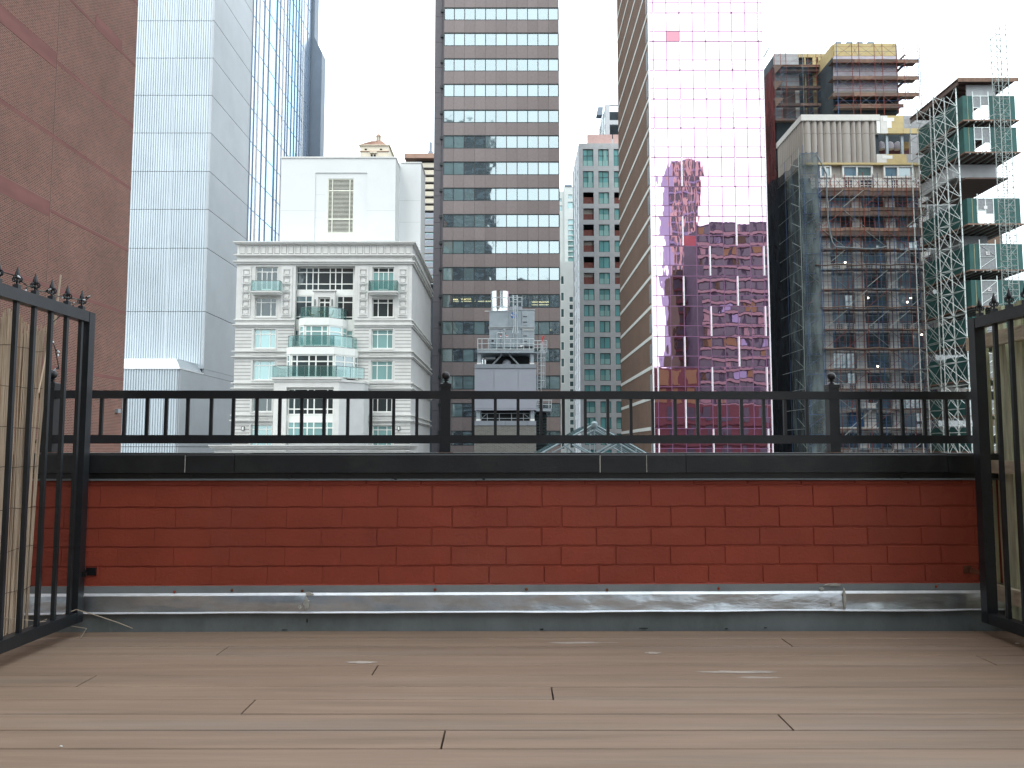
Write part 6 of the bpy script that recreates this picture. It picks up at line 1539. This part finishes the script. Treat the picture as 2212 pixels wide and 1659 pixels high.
# angled top guard frames reaching towards us
for (x0,y0,x1,y1,Y) in ((820,215,925,90,SYu),(925,90,860,170,SYu),(1110,170,1180,95,SYu),(1390,155,1460,80,SYu),(270,280,325,222,SYl),(535,275,585,225,SYl),(1640,155,1705,100,SYu),(1870,200,1965,110,SYu)):
    a = q_(Auv,x0,y0,Y); b_ = q_(Auv,x1,y1,Y); mb = MB(); mb.tube((a[0],Y+1.4,a[1]),(b_[0],Y,b_[1]),.035,4); mb.build('guard_frame','scaf_grey',sc2)
for (x0,y0,x1,y1) in ((1655,500,1742,420),(1660,690,1755,605),(1560,905,1755,800),(1680,370,1740,315)):
    a = q_(Auv,x0,y0,SYu+1); b_ = q_(Auv,x1,y1,SYu+1); mb = MB(); mb.tube((a[0],SYu+2,a[1]),(b_[0],SYu+1,b_[1]),.2,4); mb.build('bracket','plank',sc2)
# left flank deck ends and dark red net
nx_ = q_(Auv,190,600,SYl)[0]
netsheet('debris_net','net_red',sc2,(nx_,SYl+12),(nx_,SYl),20,q_(Auv,190,430,SYl)[1],q_(Auv,190,430,SYl)[1],6,20,.15,11,.1)
netsheet('debris_net','net_shade_veil',sc2,(nx_,SYl-.1),(q_(Auv,800,600,SYl)[0],SYl-.1),q_(Auv,190,1090,SYl)[1],q_(Auv,190,440,SYl)[1],q_(Auv,800,460,SYl)[1],10,16,.2,17,.3)  # thin sheet added to give this part its dark, hazy tone
for y in (440,630,830): 
    z = q_(Auv,190,y,SYl)[1]; mb = MB(); mb.prismY([(nx_,z),(nx_+1.5,z),(nx_+.1,z-1.6)],SYl-.2,SYl+.4); mb.build('deck_bracket','plank',sc2)
for (x0,y0,x1,y1,t) in ((62,350,130,235,.12),(60,240,62,470,.03),(95,230,97,470,.03),(60,270,100,400,.02)):
    a = q_(Auv,x0,y0,SYl+4); b_ = q_(Auv,x1,y1,SYl+4); mb = MB(); mb.tube((a[0],SYl+4,a[1]),(b_[0],SYl+4,b_[1]),t,5); mb.build('pole','scaf_grey',sc2)
# open scaffold bay on the right with pale blue net
for (x,Y) in ((1745,SYu+2),(1760,SYu+4),(1885,SYu),(1905,SYu+1.3),(1965,SYu-3.5)): pole(x,110 if x in (1965,) else 190,1030,Y,'scaf_blue',.045)
for x in (1720,1885):
    for i in range(22):
        a = q_(Auv,x,200+i*38,SYu); mb = MB(); mb.tube((a[0],SYu,a[1]),(a[0]+.45,SYu,a[1]-.15),.02,4); mb.build('rung','scaf_grey',sc2)
for i in range(9):
    y = 180+i*95; a = q_(Auv,1640,y,SYu); b_ = q_(Auv,1965,y-70,SYu-3.5); c_ = q_(Auv,1885,y,SYu)
    mb = MB(); mb.tube((a[0],SYu,a[1]),(c_[0],SYu,c_[1]),.022,4); mb.tube((c_[0],SYu,c_[1]),(b_[0],SYu-3.5,b_[1]),.025,4); mb.build('guard_tube','scaf_blue',sc2)
    if i < 8: 
        d_ = q_(Auv,1640,y+90,SYu); mb = MB(); mb.tube((d_[0],SYu,d_[1]),(c_[0],SYu,c_[1]),.02,4); mb.build('brace','scaf_grey',sc2)
a = q_(Auv,1905,600,SYu)[0]; b_ = q_(Auv,1970,600,SYu-3.5)[0]
netsheet('pale_net','net_blue',sc2,(a,SYu+.2),(b_,SYu-3.5),q_(Auv,1940,1040,SYu-2)[1],q_(Auv,1905,200,SYu)[1],q_(Auv,1965,105,SYu-3.5)[1],5,20,.1,15,.1)

# --- aluminium shoring lattice
lt = thing('lattice_tower','bright aluminium lattice of paired uprights and cross braces beside the green hoist landings','lattice',(57.4,106,GZ))
ztl = 48.2
ups = [(57.4,100.5,.085),(57.4,103.3,.085),(57.3,106.8,.085),(57.2,112,.06),(56.4,104.2,.06),(56.3,108.3,.06)]
for (x,y,r) in ups:
    mb = MB(); mb.tube((x,y,GZ),(x,y,ztl),r,8); po = mb.build('upright','alu',lt,(x,y,GZ))
    c = MB(); z = -4.0
    while z < ztl: c.tube((x,y,z),(x,y,z+.09),r*1.45,6); z += 1.0
    c.build('couplers','alu_dull',po,kind='stuff')
z = -6.0
while z < ztl-1:
    h = 3.0
    for (i,j) in ((0,1),(1,2),(2,3),(4,5),(0,4),(1,4),(2,5)):
        (x0,y0,_),(x1,y1,_) = ups[i],ups[j]
        m = 'alu' if i < 2 else 'alu_dull'
        mb = MB(); mb.tube((x0,y0,z),(x1,y1,z),.04,5); mb.build('ledger',m,lt)
        mb = MB(); mb.tube((x0,y0,z+.05),(x1,y1,z+h-.05),.036,5); mb.build('brace',m,lt)
        if (i,j) in ((0,1),(1,2),(2,5),(1,4)):
            mb = MB(); mb.tube((x0,y0,z+h-.05),(x1,y1,z+.05),.036,5); mb.build('brace',m,lt)
    z += h
# --- hoist landings
HY = 100.0
def hX(u,v): return XX(u,v,HY)
hx0_, hx1_ = 57.9, XX(2193,235,HY)
lands = [(207,262,0),(275,331,0),(428,485,0),(527,584,1),(605,662,1),(684,740,1),(763,818,1),(842,896,1),(921,975,1)]
desc = ['topmost green plywood hoist landing with an open white framed gate, under the roof canopy','second green plywood hoist landing from the top, above the deep soffit','green plywood hoist landing just below the open gap, with white notice on its gate','green plywood hoist landing with a solid mesh gate, fourth from the top','green plywood hoist landing right above the black gate finials, fifth from the top','green plywood hoist landing, sixth from the top, partly behind the wooden fence','green plywood hoist landing, seventh from the top, seen through the lattice','green plywood hoist landing behind the railing top rail, eighth from the top','lowest green plywood hoist landing, seen just above the parapet coping']
for n_,(v0,v1,solid) in enumerate(lands):
    z1, z0 = ZZ(v0,HY), ZZ(v1,HY)
    hl = thing('hoist_landing',desc[n_],'landing',(61,HY,z0),'green hoist landings stacked beside the lattice')
    W_ = hx1_-hx0_
    gx0, gx1 = hx0_+1.25, hx0_+3.35
    box('ply_wall','green_ply',hl,hx0_,hx0_+.62,HY,HY+.08,z0,z1); box('ply_wall','green_ply',hl,hx0_+.64,gx0-.02,HY+.02,HY+.10,z0,z1)
    box('ply_edge','sheath_yellow',hl,hx0_+.61,hx0_+.65,HY-.01,HY+.02,z0,z1)
    box('ply_wall','green_ply',hl,gx1+.02,gx1+1.7,HY,HY+.08,z0,z1); box('ply_wall','green_ply',hl,gx1+1.72,hx1_,HY,HY+.08,z0,z1)
    for q in range(5): box('side_ply','green_ply',hl,hx0_,hx0_+.06,HY+.1+q*2.2,HY+2.26+q*2.2,z0,z1-.1*(q%2))
    g = MB(); g.bx(gx0,gx0+.10,HY-.06,HY+.02,z0,z1+.55); g.bx(gx1-.10,gx1,HY-.06,HY+.02,z0,z1+.55); g.bx(gx0+.1,gx1-.1,HY-.055,HY+.015,z1-.10,z1); 
    gt_ = g.build('gate_frame','alu',hl,((gx0+gx1)/2,HY,z0))
    xm = (gx0+gx1)/2
    if solid:
        box('gate_mesh','gate_mesh',gt_,gx0+.1,gx1-.1,HY+.0,HY+.01,z0,z1-.1)
        b2 = MB(); b2.tube((gx0+.1,HY-.04,z0+(z1-z0)*(.95 if n_%2 else .5)),(gx1-.1,HY-.04,z0+(z1-z0)*(.55 if n_%2 else .95)),.035,4); b2.tube((gx0+.1,HY-.04,z0+(z1-z0)*.1),(gx1-.1,HY-.04,z0+(z1-z0)*.48),.035,4); b2.tube((gx0+.1,HY-.04,z0+(z1-z0)*.5),(gx1-.1,HY-.04,z0+(z1-z0)*.5),.035,4); b2.build('gate_brace','alu',gt_)
    else:
        b2 = MB(); b2.bx(xm-.05,xm+.05,HY-.05,HY+.01,z0,z1-.1); b2.bx(gx0+.1,xm-.05,HY-.05,HY+.01,z0+(z1-z0)*.52,z0+(z1-z0)*.55); b2.build('gate_brace','alu',gt_)
        box('gate_mesh','gate_mesh',gt_,gx0+.1,xm-.05,HY+.0,HY+.01,z0+(z1-z0)*.5,z1-.1); box('gate_mesh','gate_mesh',gt_,xm+.05,gx1-.1,HY+.0,HY+.01,z0+(z1-z0)*(.4 if n_ else .62),z1-.1)
    if n_ in (2,3,4): 
        box('notice','decal_white',gt_,xm-.25,xm+.2,HY-.085,HY-.075,z0+(z1-z0)*.58,z0+(z1-z0)*.58+.42)
        if n_ > 2: text('15' if n_ == 3 else '14',.36,'dark_gap',gt_,xm-.02,HY-.09,z0+(z1-z0)*.58+.21,'floor_number')
    # deck under the landing
    box('deck','plank',hl,hx0_-.3,hx1_+.1,HY-.5,HY+11.5,z0-.16,z0-.03); box('deck_edge','plank_edge',hl,hx0_-.3,hx1_+.1,HY-.53,HY-.501,z0-.18,z0+.02); box('deck_edge','plank_edge',hl,hx0_-.33,hx0_-.301,HY-.5,HY+11.5,z0-.18,z0+.02)
    for q in range(7): xq = hx0_+W_*(q+.3)/7; box('joist','alu_dull',hl,xq,xq+.1,HY-.6,HY+11,z0-.36,z0-.17)
    if n_ == 1:
        box('soffit','plank',hl,hx0_,hx1_-1.2,HY+.2,HY+11,z0-3.3,z0-3.1); box('soffit_wall','concrete',hl,hx0_,hx1_-1.0,HY+3,HY+11,z0-2.2,z0-.4)
    elif n_ in (2,3): box('soffit_wall','gate_mesh',hl,hx0_+1,hx1_-2,HY+4,HY+10,z0-2.4,z0-.4)
cn = thing('hoist_canopy','dark timber roof canopy over the topmost green hoist landing','canopy',(61,106,ZZ(190,HY)))
z1 = ZZ(173,HY)
box('roof_deck','plank',cn,hx0_-.8,hx1_+.2,HY-.6,HY+12,z1-.14,z1); 
for q in range(9): yq = HY-.5+q*1.5; box('joist','plank',cn,hx0_-.6,hx1_-.5,yq,yq+.16,z1-.45,z1-.15)
box('fascia','concrete',cn,hx0_+.8,hx1_-2.2,HY+.4,HY+.6,z1-2.2,z1-.46); box('fascia','plank_edge',cn,hx0_-.82,hx1_+.22,HY-.63,HY-.602,z1-.5,z1+.03)
for (x,m) in ((hx0_-.7,'plank'),): box('side_fascia','plank',cn,x,x+.1,HY-.3,HY+12,z1-.8,z1-.2)
# --- hoist mast
hm = thing('hoist_mast','slim pale lattice hoist mast standing against the right end of the green landings','mast',(63,97,GZ))
mx0 = XX(2158,200,96.5); mw = 1.25; my = 96.5; mz1 = ZZ(44,96.5)
cr4 = [(mx0,my),(mx0+mw,my),(mx0+mw,my+mw),(mx0,my+mw)]
for (x,y) in cr4:
    mb = MB(); mb.tube((x,y,GZ),(x,y,mz1),.05,6); mb.build('upright','alu_dull',hm)
z = -4.5; sgn = 0
while z < mz1-1.5:
    fr = MB()
    for i in range(4):
        a, b_ = cr4[i], cr4[(i+1)%4]; fr.tube((a[0],a[1],z),(b_[0],b_[1],z),.038,4); fr.tube((a[0],a[1],z+.75),(b_[0],b_[1],z+.75),.03,4)
        p,q = (a,b_) if sgn else (b_,a); fr.tube((p[0],p[1],z),(q[0],q[1],z+1.5),.028,4)
    fr.build('mast_section','alu_dull',hm); z += 1.5; sgn ^= 1
for n_,(v0,v1,solid) in enumerate(lands):
    zq = ZZ(v1,HY); mb = MB(); mb.tube((mx0+.2,my+mw,zq),(mx0-.8,HY-.5,zq-.2),.05,5); mb.tube((mx0+mw,my+mw,zq),(mx0+mw-.2,HY-.5,zq-.2),.05,5); mb.build('mast_tie','alu',hm)
# scaffold frame far behind the landings
fs2 = thing('far_scaffold','thin open scaffold frame seen against the sky behind the hoist landings','scaffold',(66,124,10))
for i,x in enumerate((66.0,67.8,69.6,71.4,73.2)):
    for yy in (122,124):
        mb = MB(); mb.tube((x,yy,GZ),(x,yy,ZZ(372,122)-.6*(i%2)),.05,4); mb.build('pole','scaf_grey',fs2)
for k in range(11):
    z = ZZ(385+k*38,122); mb = MB(); mb.tube((66,122,z),(73.2,122,z),.035,4); mb.build('ledger','scaf_grey',fs2)
    mb = MB(); mb.tube((66,122,z-2),(69.6,124,z),.03,4); mb.tube((69.6,122,z),(73.2,122,z-2),.03,4); mb.build('brace','scaf_grey',fs2)
# red brick house low at right, beyond
rh = thing('far_brick_house','low brown brick house behind the hoist, glimpsed between the landings','building',(75,150,GZ))
box('wall','brick_brown_x',rh,68,92,148,160,GZ,ZZ(505,148))
for k in range(6):
    for i in range(6): box('window','pane_mid',rh,69+i*3.6,70.6+i*3.6,147.93,148.02,ZZ(540+k*60,148),ZZ(518+k*60,148))

# ================================================================== buildings behind the camera (seen mirrored in the glass)
def far(name, label, x0,x1,y0,y1,z1, wall, slab, fh_, cols, glassm, bay=.55, nrow=None, cat='building'):
    t = thing(name,label,cat,((x0+x1)/2,(y0+y1)/2,GZ)); box('wall',wall,t,x0,x1,y0,y1,GZ,z1)
    z = z1-fh_; r = 0; g = MB(); s = MB()
    while z > -6 and (nrow is None or r < nrow):
        s.bx(x0-.1,x1+.1,y1+.001,y1+.5,z-.25,z+.45)
        for i in range(cols):
            a = x0+(x1-x0)*(i+.5-bay/2)/cols; b_ = x0+(x1-x0)*(i+.5+bay/2)/cols; g.bx(a,b_,y1+.002,y1+.12,z+.7,z+fh_-.5)
        z -= fh_; r += 1
    s.build('floor_bands',slab,t,kind='stuff'); g.build('windows',glassm,t,kind='stuff'); return t
far('ribbed_tower','grey violet ribbed tower behind the terrace, mirrored in the pink glass',61.5,73,-150,-130,112,'tower_purple','tower_purple',4.0,6,'back_glass')
t = bpy.data.objects['ribbed_tower']
for i in range(7): box('rib','tower_rib',t,61.4+i*1.85,61.9+i*1.85,-130,-129.2,GZ,112)
far('olive_tower','dark olive tower behind the terrace, mirrored in the pink glass',48.5,57,-75,-60,54,'tower_olive','brick_red',3.4,5,'back_glass')
far('balcony_slab','long balconied apartment slab behind the terrace, mirrored in the pink glass',50.8,90,-60,-40,62,'apt_wall','slab_pinkish',3.1,13,'back_glass',.8)
t = bpy.data.objects['balcony_slab']; ra = random.Random(3)
for i in range(90):
    cxx = 50.8+39.2*(ra.randrange(13)+.1)/13; zz = 62-3.1*(1+ra.randrange(19))
    box('balcony_blind',ra.choice(('tower_olive','tower_purple','ochre','slab_pinkish')),t,cxx,cxx+ra.uniform(1.2,2.8),-39.87,-39.8,zz+.7,zz+2.6)
far('red_brick_house','red brick house behind the terrace with a stepped cornice, mirrored in the pink glass',30,44,-30,-15,20,'brick_red','brick_red',4.5,4,'ochre',.62)
far('long_brick_house','long low red brick row behind the terrace, mirrored in the pink glass',20,70,-12,-2,10.5,'brick_red','brick_red',4.2,12,'back_glass',.35)
far('grey_office_slab','tall grey office slab behind the terrace, mirrored in the office tower windows',-42,-7,-70,-50,118,'granite_dark','slab_blue',3.6,12,'back_glass',.8)
far('grey_apartment_slab','broad grey apartment slab behind the terrace, mirrored in the lower windows',-70,26,-110,-90,68,'concrete','slab_blue',3.3,30,'back_glass',.6)
